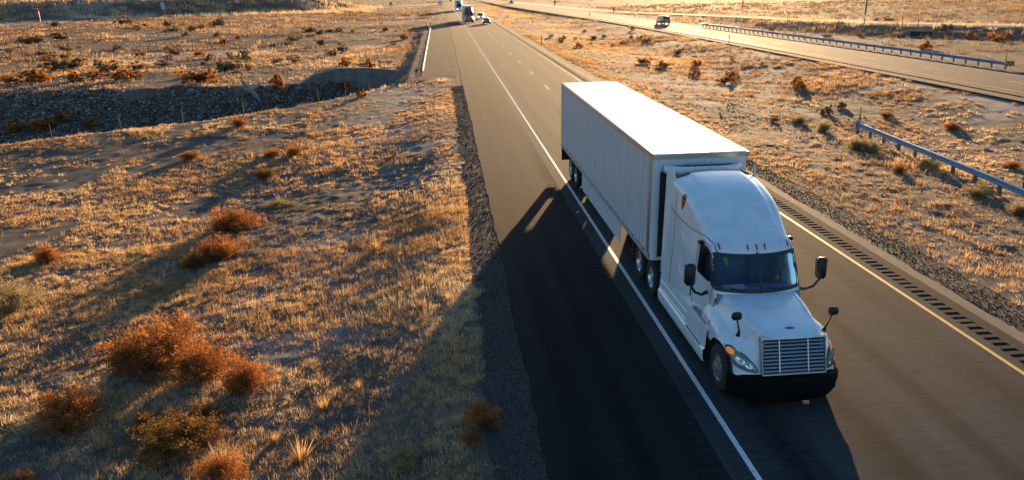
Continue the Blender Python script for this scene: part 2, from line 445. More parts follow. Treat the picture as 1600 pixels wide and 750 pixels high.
def strip(name, x0, x1, y0, y1, z, m, nx=2, ys=None, skirt=.12):
    ys = np.array(ys if ys is not None else spaced([(y0, min(y1, 400), 8), (400, y1, 100)]) if y1 > 400 else spaced([(y0, y1, 8)]))
    P = np.array([[(x0, y, z-skirt), (x0, y, z), (x1, y, z), (x1, y, z-skirt)] for y in ys])
    return structure(MB().grid(P).build(name, m, fix=True))
Y0, Y1 = -60, 2600
ys_ = spaced([(Y0, 6, 6), (6, 120, .25), (120, 400, 4), (400, Y1, 100)])
def ragged(y, sd): return .10*(vnoise(y, y*0, 2.2, sd)-.5)+.08*(vnoise(y, y*0, .5, sd+1)-.5)
xe = 1.58+ragged(ys_, 21); structure(MB().grid(np.array([[(x-.05, y, -.10), (x, y, 0), (4.30, y, 0)] for x, y in zip(xe, ys_)])).build('road_shoulder', SHOULD))
strip('road', 4.76, 12.88, Y0, Y1, 0, LANE)
strip('road_shoulder', 13.26, 13.62, Y0, Y1, -.002, RUMB)
xe = 14.08+ragged(ys_, 25)*1.3; structure(MB().grid(np.array([[(13.60, y, -.02), (x, y, -.022), (x+.05, y, -.12)] for x, y in zip(xe, ys_)])).build('chip_seal_strip', CHIP))
def rumble(x0, x1, ya=4., yb=240.):
    prof = [(Y0, 0.)]; y = ya
    while y < yb:
        if y > 66 and yb < 180 and vnoise(np.array([y]), np.array([0.]), 9, 33)[0] < .5: y += .3048; continue
        j_ = random.uniform(-.012, .012); d_ = random.uniform(.011, .018)*(1 if yb > 180 else .55* min(1, max(.12, (58-y)/34))); prof += [(y+j_, 0.), (y+.035+j_, -d_), (y+.135+j_, -d_), (y+.17+j_*.3, 0.)]; y += .3048
    prof += [(Y1, 0.)]
    P = np.array([[(x0, q, z), (x1, q, z)] for q, z in prof])
    return structure(MB().grid(P).build('rumble_strip', RUMB))
rumble(4.30, 4.76, 4., 62.); rumble(12.88, 13.26)

def verge(name, x0, x1, y0, y1, z0, z1, m, side, seed, step=.35):
    """gravel band with an uneven outer edge, sloping from the asphalt into the ground"""
    ys = spaced([(y0, 6, 2), (6, 110, step), (110, 320, 3), (320, 900, 30)])
    ys = ys[ys <= y1]
    P = []
    for y in ys:
        xo = x1 + side*(.35*(vnoise(np.array([0.]), np.array([y]), 3.0, seed)[0]-.5) + .25*(vnoise(np.array([5.]), np.array([y]), .8, seed)[0]-.5))
        P.append([(x0+(xo-x0)*t, y, z0+(z1-z0)*t**1.2 + .010*(vnoise(np.array([x0+(xo-x0)*t]), np.array([y]), .4, seed+3)[0]-.5)*(0 < t < 1)) for t in (0, .15, .3, .45, .6, .75, .9, 1)])
    return structure(MB().grid(np.array(P)).build(name, m, smooth=True))
verge('gravel_verge', 1.6, .35, -10, 900, -.012, -.115, GRAVEL, -1, 31)
verge('gravel_verge', 14.08, 15.3, -10, 900, -.03, -.125, GRAVEL, 1, 41)

# painted lines
def line(name, x, hw, segs, m, z=.004):
    o = MB()
    for ya, yb in segs: o.grid(np.array([[(x-hw, ya, z), (x+hw, ya, z)], [(x-hw, yb, z), (x+hw, yb, z)]]))
    return structure(o.build(name, m))
line('edge_marking', 5.24, .055, [(Y0, Y1)], WHITE)
line('edge_marking', 12.56, .055, [(Y0, Y1)], YELLOW)
line('lane_marking', 8.9, .055, [(79.0-1.5+12.19*i, 79.0+1.5+12.19*i) for i in range(-9, 90)], WHITE)

# far carriageway
def ribbon(name, P, h0, h1, m, z=.0, skirt=.25, step=6.):
    """road sheet following a polyline: h0..h1 = lateral offsets"""
    P = np.asarray(P, float); pts = [P[0]]
    for q, r_ in zip(P[:-1], P[1:]):
        k = max(1, int(np.hypot(*(r_-q))/step)); pts += [q+(r_-q)*(i+1)/k for i in range(k)]
    pts = np.array(pts); T = np.gradient(pts, axis=0); T /= np.linalg.norm(T, axis=1)[:, None]
    for _ in range(3): T[1:-1] = (T[:-2]+T[1:-1]*2+T[2:])/4
    N = np.stack([T[:, 1], -T[:, 0]], -1)
    zc = z if callable(z) else (lambda q: z)
    G = []
    for q, nn in zip(pts, N):
        zz = zc(q); L = q+nn*h0; H = q+nn*h1
        G.append([(*L, zz-skirt), (*L, zz), (*H, zz), (*H, zz-skirt)] if skirt else [(*L, zz), (*H, zz)])
    return structure(MB().grid(np.array(G)).build(name, m))
EP = np.array([(ecx(y), y) for y in spaced([(-60, 600, 10), (600, 2600, 100)])])
ribbon('road', EP, -5.2, 5.6, EAST, 0.)
ribbon('edge_marking', EP, -3.72, -3.6, YELLOW, .004, 0)
ribbon('edge_marking', EP, 3.6, 3.72, WHITE, .004, 0)
o = MB()
for i in range(40):
    y = 22+12.19*i; o.grid(np.array([[(ecx(y)-.06, y, .004), (ecx(y)+.06, y, .004)], [(ecx(y+3)-.06, y+3, .004), (ecx(y+3)+.06, y+3, .004)]]))
structure(o.build('lane_marking', WHITE))
ribbon('gravel_verge', EP, -6.6, -5.2, GRAVEL, -.05, .3)
ribbon('gravel_verge', EP, 5.6, 7.6, PAD, -.05, .3)
ribbon('ramp_road', RAMP, -3.6, 3.6, DIRT, -.05, .3)
def fz(q): return -.06 + .95*float(sstep(55, 74, q[0]))
ribbon('frontage_road', FRONT, -3.4, 3.4, DIRT, fz, .3)
P = []
for y in spaced([(73, 186, .6)]):
    xl = -3.4 - .7*(vnoise(np.array([1.]), np.array([y]), 3, 55)[0]-.5) + 5*max(0, (y-178)/10)
    row = []
    for t in np.linspace(0, 1, 14):
        x = min(xl+(1.57-xl)*t, 1.57); e = 76+3.2*(vnoise(np.array([x]), np.array([3.]), 1.1, 57)[0]-.5)+1.5*t
        z = -.035 + .03*(vnoise(np.array([x]), np.array([y]), .9, 56)[0]-.5)*(t < 1) - (0 if t == 1 else .22*(1-float(sstep(e-1.5, e+.3, y))))
        row.append((x, y, z - (.15 if t == 0 else 0)))
    P.append(row)
structure(MB().grid(np.array(P)).build('gravel_pad', PAD, smooth=True))

# ------------------------------------------------------------------ vehicle materials
PAINT = mat('white_truck_paint', (.74, .76, .79), .26, spec=.5, coat=.5, var=.10, vscale=2.2)
def road_film(M, sc=26., thr=.985):
    """bug specks and road film: sparse dark dots and streaks that belong to the paint"""
    n = M.node_tree; b = n.nodes['Principled BSDF']; src = b.inputs['Base Color'].links[0].from_socket
    tc = n.nodes.new('ShaderNodeTexCoord'); vo = n.nodes.new('ShaderNodeTexVoronoi'); vo.inputs['Scale'].default_value = sc; n.links.new(tc.outputs['Object'], vo.inputs['Vector'])
    lt = n.nodes.new('ShaderNodeMath'); lt.operation = 'LESS_THAN'; lt.inputs[1].default_value = .26; n.links.new(vo.outputs['Distance'], lt.inputs[0])
    sp = n.nodes.new('ShaderNodeSeparateColor'); n.links.new(vo.outputs['Color'], sp.inputs[0]); gt = n.nodes.new('ShaderNodeMath'); gt.operation = 'GREATER_THAN'; gt.inputs[1].default_value = thr; n.links.new(sp.outputs[0], gt.inputs[0])
    ml = n.nodes.new('ShaderNodeMath'); ml.operation = 'MULTIPLY'; n.links.new(lt.outputs[0], ml.inputs[0]); n.links.new(gt.outputs[0], ml.inputs[1])
    mx = n.nodes.new('ShaderNodeMix'); mx.data_type = 'RGBA'; n.links.new(ml.outputs[0], mx.inputs[0]); n.links.new(src, mx.inputs[6]); mx.inputs[7].default_value = (.16, .15, .15, 1)
    n.links.new(mx.outputs[2], b.inputs['Base Color'])
road_film(PAINT)
TRGROOVE = mat('groove_grey', (.36, .36, .37), .6)  # groove faces of the side walls, darker grey than the skin
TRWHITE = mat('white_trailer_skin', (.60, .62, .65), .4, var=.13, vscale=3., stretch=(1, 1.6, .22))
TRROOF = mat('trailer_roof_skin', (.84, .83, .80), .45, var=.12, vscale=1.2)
ALU = mat('aluminium', (.62, .62, .63), .32, metal=.9, var=.12, vscale=6)
CHROME = mat('chrome', (.55, .56, .58), .14, metal=1.)
BLACK = mat('black_plastic', (.010, .010, .011), .5)
BUMP = mat('bumper_black', (.004, .004, .0045), .75, spec=.12)
DARK = mat('dark_chassis', (.022, .021, .02), .7, var=.4, vscale=9)
RUBBER = mat('tyre_rubber', (.022, .021, .021), .85, bump=.4, bscale=40)
SEAM = mat('panel_gap', (.02, .02, .022), .8)
AMBER = mat('amber_lens', (.75, .20, .02), .25, coat=.5)
SIGNAL = emit('lit_amber_lamp', (1., .30, .04), .12)
REDL = mat('red_lens', (.42, .05, .02), .25, coat=.5)
LENS = glass_mat('clear_lens', (.95, .96, .97))
BOWL = mat('lamp_bowl_metal', (.92, .90, .86), .12, metal=.9)
REFL = mat('lamp_reflector', (.30, .30, .31), .3, metal=.6, bump=.12, bscale=14)
GLASS = glass_mat('tinted_window', (.56, .68, .78))
RUBSEAL = mat('window_seal', (.012, .012, .013), .4)
INTER = mat('cab_trim', (.19, .25, .32), .6)
SEATM = mat('seat_cloth', (.10, .14, .24), .85)
PAPER = mat('paper', (.75, .75, .72), .7)
HIVIS = mat('hi_vis_cloth', (.35, .60, .05), .8)

BADGE = mat('badge_orange', (.42, .10, .02), .4)
def cr(P, t):
    """Catmull-Rom through rows of P (n x ...) at parameters t in 0..n-1"""
    P = np.asarray(P, float); n = len(P); t = np.clip(t, 0, n-1-1e-9); i = t.astype(int); f = (t-i).reshape(-1, *([1]*(P.ndim-1)))
    g = lambda k: P[np.clip(k, 0, n-1)]
    p0, p1, p2, p3 = g(i-1), g(i), g(i+1), g(i+2)
    p0 = np.where((i == 0).reshape(f.shape), 2*p1-p2, p0); p3 = np.where((i >= n-2).reshape(f.shape), 2*p2-p1, p3)
    return .5*((2*p1) + (-p0+p2)*f + (2*p0-5*p1+4*p2-p3)*f**2 + (-p0+3*p1-3*p2+p3)*f**3)

class Skin:
    """dense sheet of points that patches and lamps can be fitted on"""
    def __init__(s, P):
        s.P = P; a = np.gradient(P, axis=0); b_ = np.gradient(P, axis=1); n = np.cross(a, b_)
        s.N = n/np.maximum(np.linalg.norm(n, axis=2, keepdims=True), 1e-9)
        s.p = P.reshape(-1, 3); s.n = s.N.reshape(-1, 3)
    def fit(s, q, ax, want, box=None):
        """3-D point and outward normal over the 2-D point q of the axes ax, on the side that faces 'want'"""
        k = s.n @ np.array(want); nn = s.n*np.sign(k)[:, None]; ok = np.abs(k) > .12
        if box is not None: ok &= box(s.p)
        d = (s.p[:, ax[0]]-q[0])**2 + (s.p[:, ax[1]]-q[1])**2; d = np.where(ok, d, 1e9)
        i = np.argpartition(d, 5)[:5]; w_ = 1/(d[i]+1e-5); w_ /= w_.sum()
        p = (s.p[i]*w_[:, None]).sum(0); n = (nn[i]*w_[:, None]).sum(0); n /= np.linalg.norm(n)
        r = 3-ax[0]-ax[1]
        p[r] += -((q[0]-p[ax[0]])*n[ax[0]] + (q[1]-p[ax[1]])*n[ax[1]])/(n[r] if abs(n[r]) > .15 else .15*np.sign(n[r]+1e-9))
        p[ax[0]], p[ax[1]] = q
        return p, n

def dense(poly, k=5, smooth=0):
    poly = [np.array(q, float) for q in poly]
    for _ in range(smooth):
        poly = [x_ for a_, b_ in zip(poly, poly[1:]+poly[:1]) for x_ in (a_*.75+b_*.25, a_*.25+b_*.75)]
    out = []
    for a_, b_ in zip(poly, poly[1:]+poly[:1]):
        out += [a_+(b_-a_)*i/k for i in range(k)]
    return out
def rpoly(poly, r, k=7, n=6):
    poly = [np.array(q, float) for q in poly]; out = []; N = len(poly)
    for i in range(N):
        a_, c, b_ = poly[i-1], poly[i], poly[(i+1) % N]
        u1, u2 = a_-c, b_-c; d = min(r, np.linalg.norm(u1)*.45, np.linalg.norm(u2)*.45)
        p1, p2 = c+u1/np.linalg.norm(u1)*d, c+u2/np.linalg.norm(u2)*d
        out += [p1*(1-t)**2+2*c*t*(1-t)+p2*t*t for t in np.linspace(0, 1, n)]
    res = []
    for q, s_ in zip(out, out[1:]+out[:1]):
        m = max(1, int(np.linalg.norm(s_-q)/.12)); res += [q+(s_-q)*i/m for i in range(m)]
    return res
def inside(poly, x, y):
    c = np.zeros(np.shape(x), bool); n = len(poly)
    for i in range(n):
        (x1, y1), (x2, y2) = poly[i], poly[i-1]
        t = ((y1 > y) != (y2 > y)); xx = (x2-x1)*(y-y1)/((y2-y1) if y2 != y1 else 1e-9)+x1
        c ^= t & (x < xx)
    return c
def patch(mb, skin, poly, ax, want, off=.006, bulge=0., rings=4, box=None, mi=0, rim=True):
    """panel fitted on the skin, its outline given in one view, standing 'off' proud and with a rim down to the skin"""
    poly = [np.array(q, float) for q in poly]; c = sum(poly)/len(poly); n = len(poly); vs = []; fs = []
    for r_ in [1-i/rings for i in range(rings)]:
        for q in poly:
            p, nn = skin.fit(c+(q-c)*r_, ax, want, box); vs.append(p+nn*(off+bulge*(1-r_**2)))
    p, nn = skin.fit(c, ax, want, box); vs.append(p+nn*(off+bulge))
    for i in range(rings-1):
        for j in range(n): fs.append((i*n+j, i*n+(j+1) % n, (i+1)*n+(j+1) % n, (i+1)*n+j))
    for j in range(n): fs.append(((rings-1)*n+j, (rings-1)*n+(j+1) % n, rings*n))
    if rim:
        o = len(vs)
        for q in poly:
            p, nn = skin.fit(q, ax, want, box); vs.append(p-nn*.012)
        for j in range(n): fs.append((j, o+j, o+(j+1) % n, (j+1) % n))
    return mb.add(vs, fs, mi)
def ring(mb, skin, inner, outer, ax, want, off=.012, box=None, mi=0):
    """frame between two outlines of equal length"""
    n = len(inner); vs = []
    for P, o_ in ((inner, -.02), (inner, off), (outer, off), (outer, -.01)):
        for q in P:
            p, nn = skin.fit(q, ax, want, box); vs.append(p+nn*o_)
    fs = [(k*n+j, k*n+(j+1) % n, (k+1)*n+(j+1) % n, (k+1)*n+j) for k in range(3) for j in range(n)]
    return mb.add(vs, fs, mi)
def seam(mb, skin, pts, ax, want, r=.006, box=None, mi=0, k=6):
    P = []
    for a_, b_ in zip(pts[:-1], pts[1:]):
        for i in range(k): P.append(np.array(a_)+(np.array(b_)-np.array(a_))*i/k)
    P.append(np.array(pts[-1])); Q = []
    for q in P:
        p, nn = skin.fit(q, ax, want, box); Q.append(p+nn*.001)
    return mb.tube(Q, r, 5, mi)
def scaled(poly, f, g=None):
    poly = [np.array(q, float) for q in poly]; c = sum(poly)/len(poly); g = g or f
    return [c+(q-c)*np.array([f, g]) for q in poly]

STEELRIM = mat('painted_steel_rim', (.20, .20, .21), .45, metal=.4, var=.3, vscale=14)
def wheel(parent, xo, y, side, width=.28, r=.515, rim_m=ALU, dish=True, n=36):
    """tyre with its rim; xo = outer face, side = -1 left of the vehicle's picture, +1 right"""
    s = side; x = lambda t: -s*t                              # t grows inwards from the outer face
    prof = [(x(.035), .30), (x(.0), .335), (x(.002), .43), (x(.03), .495), (x(.05), r)]
    k = 5
    for i in range(k):                                        # tread grooves
        a_ = .05+(width-.1)*i/k; b_ = .05+(width-.1)*(i+.8)/k; c_ = .05+(width-.1)*(i+.9)/k
        prof += [(x(a_), r), (x(b_), r), (x(b_+.001), r-.015), (x(c_), r-.015)]
    prof += [(x(width-.05), r), (x(width-.03), .495), (x(width), .43), (x(width), .30)]
    t = MB().lathe_x(prof, (xo, y, r), n).build('wheel', RUBBER, parent, True, 40)
    if dish: pr = [(x(.02), .305), (x(.012), .285), (x(.03), .27), (x(.12), .255), (x(.135), .20), (x(.135), .13), (x(.06), .12), (x(.045), .09), (x(.04), 0.001)]
    else: pr = [(x(.015), .305), (x(.01), .285), (x(.03), .27), (x(.04), .24), (x(.005), .20), (x(-.005), .13), (x(-.03), .11), (x(-.05), .08), (x(-.055), .001)]
    rm = MB().lathe_x(pr, (xo, y, r), 28).build('rim', rim_m, t, True, 40)
    nb = MB()
    for i in range(10):
        a_ = 2*math.pi*i/10; rr = .165; xx = xo+x(.115 if dish else -.005)
        nb.lathe_x([(x(.02)+0, .016), (x(-.02), .016), (x(-.02), .001)], (xx, y+rr*math.cos(a_), r+rr*math.sin(a_)), 6)
    for i in range(10):                                       # hand holes
        a_ = 2*math.pi*(i+.5)/10; rr = .225; xx = xo+x(.126 if dish else .019)
        nb.lathe_x([(x(-.004), .022), (x(-.004), .001)], (xx, y+rr*math.cos(a_), r+rr*math.sin(a_)), 8, mi=1)
    nb.build('bolt', [CHROME, SEAM], t)
    return t

# ------------------------------------------------------------------ the semi tractor
TX, TY = 6.77, 13.05
tr = thing('semi_tractor', 'white sleeper-cab semi tractor with barred chrome grille, pulling a long white trailer toward the viewer', 'semi truck', (TX, TY, 0))
st = np.array([  # y, ztop, half width at top, half width at bottom, corner height, exponent
    (1.86, 1.74, .99, 1.04, .10, 6.), (1.92, 1.90, .99, 1.04, .12, 6.), (2.10, 2.27, .975, 1.045, .13, 6.), (2.28, 2.62, .96, 1.05, .14, 5.),
    (2.34, 2.74, .96, 1.05, .17, 4.6), (2.48, 2.86, .965, 1.06, .22, 4.), (2.72, 2.97, .98, 1.07, .30, 3.6), (3.0, 3.12, .995, 1.10, .36, 3.4), (3.35, 3.32, 1.02, 1.14, .40, 3.3),
    (3.76, 3.53, 1.05, 1.19, .42, 3.3), (4.25, 3.67, 1.07, 1.205, .40, 3.3), (4.75, 3.75, 1.09, 1.21, .36, 3.3), (5.22, 3.79, 1.10, 1.21, .33, 3.3)])
ns, nc = 110, 60
tt = np.linspace(0, 1, ns)
arc = np.concatenate([[0], np.cumsum(np.hypot(np.diff(st[:, 0]), np.diff(st[:, 1])))]); arc /= arc[-1]
from_idx = np.interp(tt, arc, np.arange(len(st)))
SS = cr(st, from_idx)
u = np.linspace(0, 1, 400)
P = np.zeros((ns, 2*nc-1, 3))
for i, (y, zt, wt, wb, hr, n) in enumerate(SS):
    zb = 1.0; xs = np.zeros(400); zs = np.zeros(400)
    lo = u < .42; f = u[lo]/.42
    xs[lo] = wb+(wt-wb)*f; zs[lo] = zb+(zt-hr-zb)*f
    a_ = np.clip((u[~lo]-.42)/.58*math.pi/2, 0, math.pi/2-1e-6)
    xs[~lo] = wt*np.cos(a_)**(2/n); zs[~lo] = zt-hr+hr*np.sin(a_)**(2/n)
    al = np.concatenate([[0], np.cumsum(np.hypot(np.diff(xs), np.diff(zs)))]); al /= al[-1]; g_ = np.linspace(0, 1, nc)
    xs, zs, uu = np.interp(g_, al, xs), np.interp(g_, al, zs), np.interp(g_, al, u); xs[-1] = 0
    zs += .03*(1-(xs/1.2)**2)*(uu > .42)*sstep(2.2, 3.2, y)
    # raised centre panel of the roof fairing, with a soft edge
    zs += .045*(1-sstep(.66, .72, xs))*(uu > .42)*sstep(2.75, 3.3, y)
    yy = y + .24*np.clip(xs/1.0, 0, 1.2)**2.4*(1-sstep(2.35, 3.7, y))
    P[i, :nc] = np.stack([-xs, yy, zs], -1); P[i, nc-1:] = np.stack([xs, yy, zs], -1)[::-1]
cab = Skin(P)
front = lambda p: p[:, 1] < 2.85
WS = rpoly([(-.985, 1.89), (.985, 1.89), (.925, 2.61), (-.925, 2.61)], .11)
WS = [q+np.array([0, .025*(q[0]/1.0)**2]) for q in WS]
WIN = rpoly([(2.33, 2.02), (2.62, 1.95), (3.17, 1.98), (3.14, 2.66), (2.70, 2.66), (2.52, 2.46)], .09)
cc = (P[:-1, :-1]+P[1:, 1:])/2
skip = inside(scaled(WS, 1.015, 1.03), cc[..., 0], cc[..., 2]) & (cc[..., 1] < 2.62)
skip |= inside(scaled(WIN, 1.02), cc[..., 1], cc[..., 2]) & (np.abs(cc[..., 0]) > .75)
mb = MB().grid(P, skip=skip)
mb.f.append(tuple((ns-1)*(2*nc-1)+k for k in range(2*nc-1))); mb.mi.append(0)
body = mb.build('cab_body', PAINT, tr, True, 50)
ws = patch(MB(), cab, scaled(WS, .985), (0, 2), (0, -1, .4), .004, rings=6, box=front, rim=False).build('windshield', GLASS, tr, True, 60)
ring(MB(), cab, scaled(WS, .95, .90), scaled(WS, 1.045, 1.10), (0, 2), (0, -1, .4), .01, front).build('windshield_frame', RUBSEAL, ws, True, 50)
dv = MB(); dvp = []
for z0 in np.linspace(1.91, 2.55, 6):
    p, n = cab.fit((0, z0), (0, 2), (0, -1, .4), front); q, n2 = cab.fit((0, z0+.125), (0, 2), (0, -1, .4), front); dvp += [p+n*.005] if z0 < 2.5 else [p+n*.005, q+n2*.005]
dv.tube(dvp, .026, 6); dv.build('windshield_divider', RUBSEAL, ws)
for s in (-1, 1):
    wp = MB(); pts = []
    for t in np.linspace(0, 1, 7):
        p, n = cab.fit((-.1*1+s*.42*1-.36*t+.18, 1.90+.06*t), (0, 2), (0, -1, .4), front); pts.append(p+n*.03)
    wp.tube(pts, [.02-.001*i for i in range(7)], 5).build('wiper', BLACK, tr)
for s in (-1, 1):
    side = lambda p, s=s: p[:, 0]*s > .5
    dw = patch(MB(), cab, scaled(WIN, .985), (1, 2), (s, 0, 0), .003, rings=4, box=side, rim=False).build('door_window', GLASS, tr, True, 60)
    ring(MB(), cab, scaled(WIN, .94), scaled(WIN, 1.06), (1, 2), (s, 0, 0), .008, side).build('window_frame', RUBSEAL, dw, True, 50)
    sm = MB()
    seam(sm, cab, [(2.33, 1.05), (2.30, 1.6), (2.27, 2.05), (2.5, 2.55), (2.66, 2.74), (3.05, 2.76), (3.24, 2.66), (3.28, 2.0), (3.26, 1.05)], (1, 2), (s, 0, 0), .007, side)
    sm.build('door_gap', SEAM, tr)
    seam(MB(), cab, [(2.42, 2.62), (2.62, 2.80), (3.0, 2.88), (3.6, 2.84), (4.3, 2.86), (5.2, 2.95)], (1, 2), (s, 0, 0), .009, side).build('fairing_gap', SEAM, tr)
    seam(MB(), cab, [(4.78, 1.02), (4.78, 2.0), (4.80, 2.84), (4.86, 3.45)], (1, 2), (s, 0, 0), .006, side).build('sleeper_gap', SEAM, tr)
    patch(MB(), cab, dense([(3.75, 1.75), (4.55, 1.75), (4.6, 2.55), (3.8, 2.6)], 4, 2), (1, 2), (s, 0, 0), .014, rings=3, box=side).build('luggage_door', PAINT, tr, True, 30)
    for z0, z1, y0 in ((2.42, 2.62, 4.02), (1.55, 1.78, 3.98)):
        patch(MB(), cab, dense([(y0, z0), (y0+.05, z0-.02), (y0+.20, z1-.02), (y0+.15, z1)], 3, 1), (1, 2), (s, 0, 0), .03, .01, 3, box=side).build('body_crease', PAINT, tr, True, 40)
    seam(MB(), cab, [(3.36, 1.25), (3.36, 1.8)], (1, 2), (s, 0, 0), .022, side).build('grab_handle', BLACK, tr)
    BD = dense([(4.22, 3.42), (4.32, 3.52), (4.44, 3.50), (4.49, 3.36), (4.46, 3.16), (4.42, 3.08), (4.32, 3.22)], 3, 2)
    bd = patch(MB(), cab, BD, (1, 2), (s, 0, .2), .006, box=side).build('fairing_badge', mat('badge_black', (.012, .01, .01), .25), tr, True)
    em = MB()
    patch(em, cab, dense([(4.27, 3.40), (4.36, 3.36), (4.45, 3.40), (4.45, 3.33), (4.37, 3.29), (4.29, 3.33)], 2, 1), (1, 2), (s, 0, .2), .010, box=side)
    em.build('orange_emblem', BADGE, bd); em = MB()
    patch(em, cab, dense([(4.34, 3.25), (4.43, 3.27), (4.44, 3.18), (4.41, 3.13)], 2, 1), (1, 2), (s, 0, .2), .010, box=side)
    em.build('orange_emblem', BADGE, bd)
    # side extender behind the sleeper
    ex = MB(); ex.add([(s*1.19, 5.2, 1.05), (s*1.22, 5.56, 1.05), (s*1.17, 5.56, 3.82), (s*1.10, 5.40, 3.93), (s*1.06, 5.2, 3.70),
                       (s*1.16, 5.2, 1.05), (s*1.18, 5.56, 1.05), (s*1.13, 5.56, 3.82), (s*1.06, 5.40, 3.93), (s*1.02, 5.2, 3.70)],
                      [(0, 1, 2, 3, 4), (9, 8, 7, 6, 5), (0, 5, 6, 1), (1, 6, 7, 2), (2, 7, 8, 3), (3, 8, 9, 4), (4, 9, 5, 0)])
    ex.build('side_extender', PAINT, tr, True, 30)
for x in (-.80, -.2, 0, .19, .78):
    patch(MB(), cab, dense([(x-.018, 2.715), (x+.018, 2.715), (x+.015, 2.83), (x-.015, 2.83)], 2, 1), (0, 2), (0, -1, .5), .016, .008, 2, box=lambda p: p[:, 1] < 3).build('roof_marker_light', REDL, tr, True)
tp = [(-1.0, 3.60), (1.0, 3.60)] + [(x, 3.87-.16*abs(x)**4) for x in np.linspace(1.0, -1.0, 15)]
MB().prism(tp, 'y', 5.225, 5.36).build('roof_trim', BLACK, tr)
# interior seen through the windshield
it = MB(); it.box(-1.0, 1.0, 2.45, 3.6, 1.02, 1.1).box(-1.0, 1.0, 3.55, 3.62, 1.1, 2.9); it.build('cab_floor', INTER, tr)
ds = MB(); ds.prism([(2.0, 1.15), (2.0, 1.80), (2.3, 1.86), (2.62, 1.80), (2.68, 1.5), (2.5, 1.15)], 'x', -.95, .95).build('dashboard', INTER, tr)
MB().box(-.72, -.22, 2.18, 2.42, 1.86, 1.885, 0, .008).build('paper_sheet', PAPER, tr)
for s in (-1, 1):
    sb = MB().box(s*.55-.27, s*.55+.27, 2.85, 3.35, 1.35, 1.5, 0, .06).build('seat', SEATM, tr)
    MB().box(s*.55-.26, s*.55+.26, 3.28, 3.44, 1.5, 2.3, 0, .06).build('backrest', SEATM, sb)
pts = [(.55+.22*math.cos(a_), 2.72-.07*math.sin(a_), 1.82+.19*math.sin(a_)) for a_ in np.linspace(0, 2*math.pi, 25)]
MB().tube(pts, .018, 6).build('steering_wheel', BLACK, tr)
MB().add([(-.72, 2.52, 2.52), (-.60, 2.52, 2.52), (-.54, 2.56, 2.30), (-.62, 2.57, 2.33), (-.72, 2.53, 2.5), (-.60, 2.53, 2.5)], [(0, 1, 2, 3)]).build('hanging_pennant', HIVIS, tr, fix=False)
MB().box(.03, .33, 2.5, 2.52, 2.5, 2.57, 0, .01).build('sun_visor', PAPER, tr)

# hood with fenders
C = [(2.06, [(0, 1.865), (.35, 1.86), (.76, 1.84), (.86, 1.80), (.93, 1.68), (1.0, 1.52), (1.07, 1.40), (1.12, 1.28), (1.14, 1.12), (1.14, .92)]),
     (1.60, [(0, 1.83), (.35, 1.825), (.72, 1.80), (.81, 1.76), (.89, 1.62), (.98, 1.45), (1.08, 1.36), (1.16, 1.27), (1.19, 1.15), (1.19, .9)]),
     (1.15, [(0, 1.79), (.35, 1.785), (.68, 1.76), (.765, 1.715), (.85, 1.56), (.96, 1.40), (1.07, 1.34), (1.16, 1.28), (1.205, 1.20), (1.21, .9)]),
     (.75, [(0, 1.745), (.34, 1.74), (.635, 1.715), (.71, 1.66), (.79, 1.48), (.91, 1.32), (1.04, 1.265), (1.14, 1.19), (1.19, 1.08), (1.20, .9)]),
     (.42, [(0, 1.69), (.34, 1.685), (.60, 1.655), (.66, 1.60), (.72, 1.42), (.85, 1.25), (1.0, 1.18), (1.10, 1.09), (1.15, .96), (1.16, .74)]),
     (.26, [(0, 1.63), (.34, 1.625), (.56, 1.60), (.64, 1.50), (.70, 1.32), (.82, 1.15), (.96, 1.08), (1.06, .99), (1.11, .88), (1.12, .71)]),
     (.17, [(0, 1.50), (.34, 1.50), (.55, 1.47), (.63, 1.36), (.69, 1.18), (.80, 1.02), (.94, .96), (1.04, .88), (1.08, .78), (1.09, .70)]),
     (.10, [(0, .82), (.34, .82), (.54, .82), (.61, .82), (.68, .81), (.79, .79), (.92, .76), (1.01, .72), (1.05, .69), (1.06, .68)])]
A = np.array([[(x, y, z) for x, z in pr] for y, pr in C])
H = cr(A, np.linspace(0, len(C)-1, 70)); H = np.swapaxes(cr(np.swapaxes(H, 0, 1), np.linspace(0, 9, 60)), 0, 1)
H[..., 1] += .40*np.clip(H[..., 0]/1.15, 0, 1.1)**3*(1-sstep(.5, 1.5, H[..., 1]))
H[..., 1] += .34*np.clip(H[..., 0]/1.1, 0, 1.05)**3*sstep(1.5, 2.06, H[..., 1])
WY = 1.13
arch = .52+np.sqrt(np.maximum(.63**2-(H[..., 1]-WY)**2, 0))
m_ = (H[..., 0] > 1.0) & (np.abs(H[..., 1]-WY) < .63)
H[..., 2] = np.where(m_, np.maximum(H[..., 2], arch), H[..., 2])
HL = H[:, ::-1].copy(); HL[..., 0] *= -1
H = np.concatenate([HL, H[:, 1:]], 1); hood = Skin(H)
hc = (H[:-1, :-1]+H[1:, 1:])/2; hskip = (np.abs(hc[..., 0]) < .60) & (hc[..., 2] < 1.56) & (hc[..., 1] < .6)
MB().grid(H, skip=hskip).build('hood', PAINT, tr, True, 42)
for s in (-1, 1): MB().box(s*.85-.30, s*.85+.30, 1.86, 1.90, .18, 1.2).build('sun_block', DARK, tr)  # added plates behind the front wheels, blocking low sun under the truck
for s in (-1, 1):   # dark wheel housing
    wh = MB(); pr = [(WY+.66*math.cos(a_), .52+.66*math.sin(a_)) for a_ in np.linspace(-.35, math.pi+.35, 18)]
    vs = [(s*x_, q[0], min(q[1], 1.25)) for x_ in (1.13, .6) for q in pr]
    wh.add(vs, [(i, i+1, 19+i, 18+i) for i in range(17)] + [tuple(range(18, 36))]).build('wheel_housing', DARK, tr, fix=False)
MB().box(-.62, .62, .35, 2.2, .30, 1.3).build('engine_block', DARK, tr)  # engine as a plain box, carried low to block sun under the truck
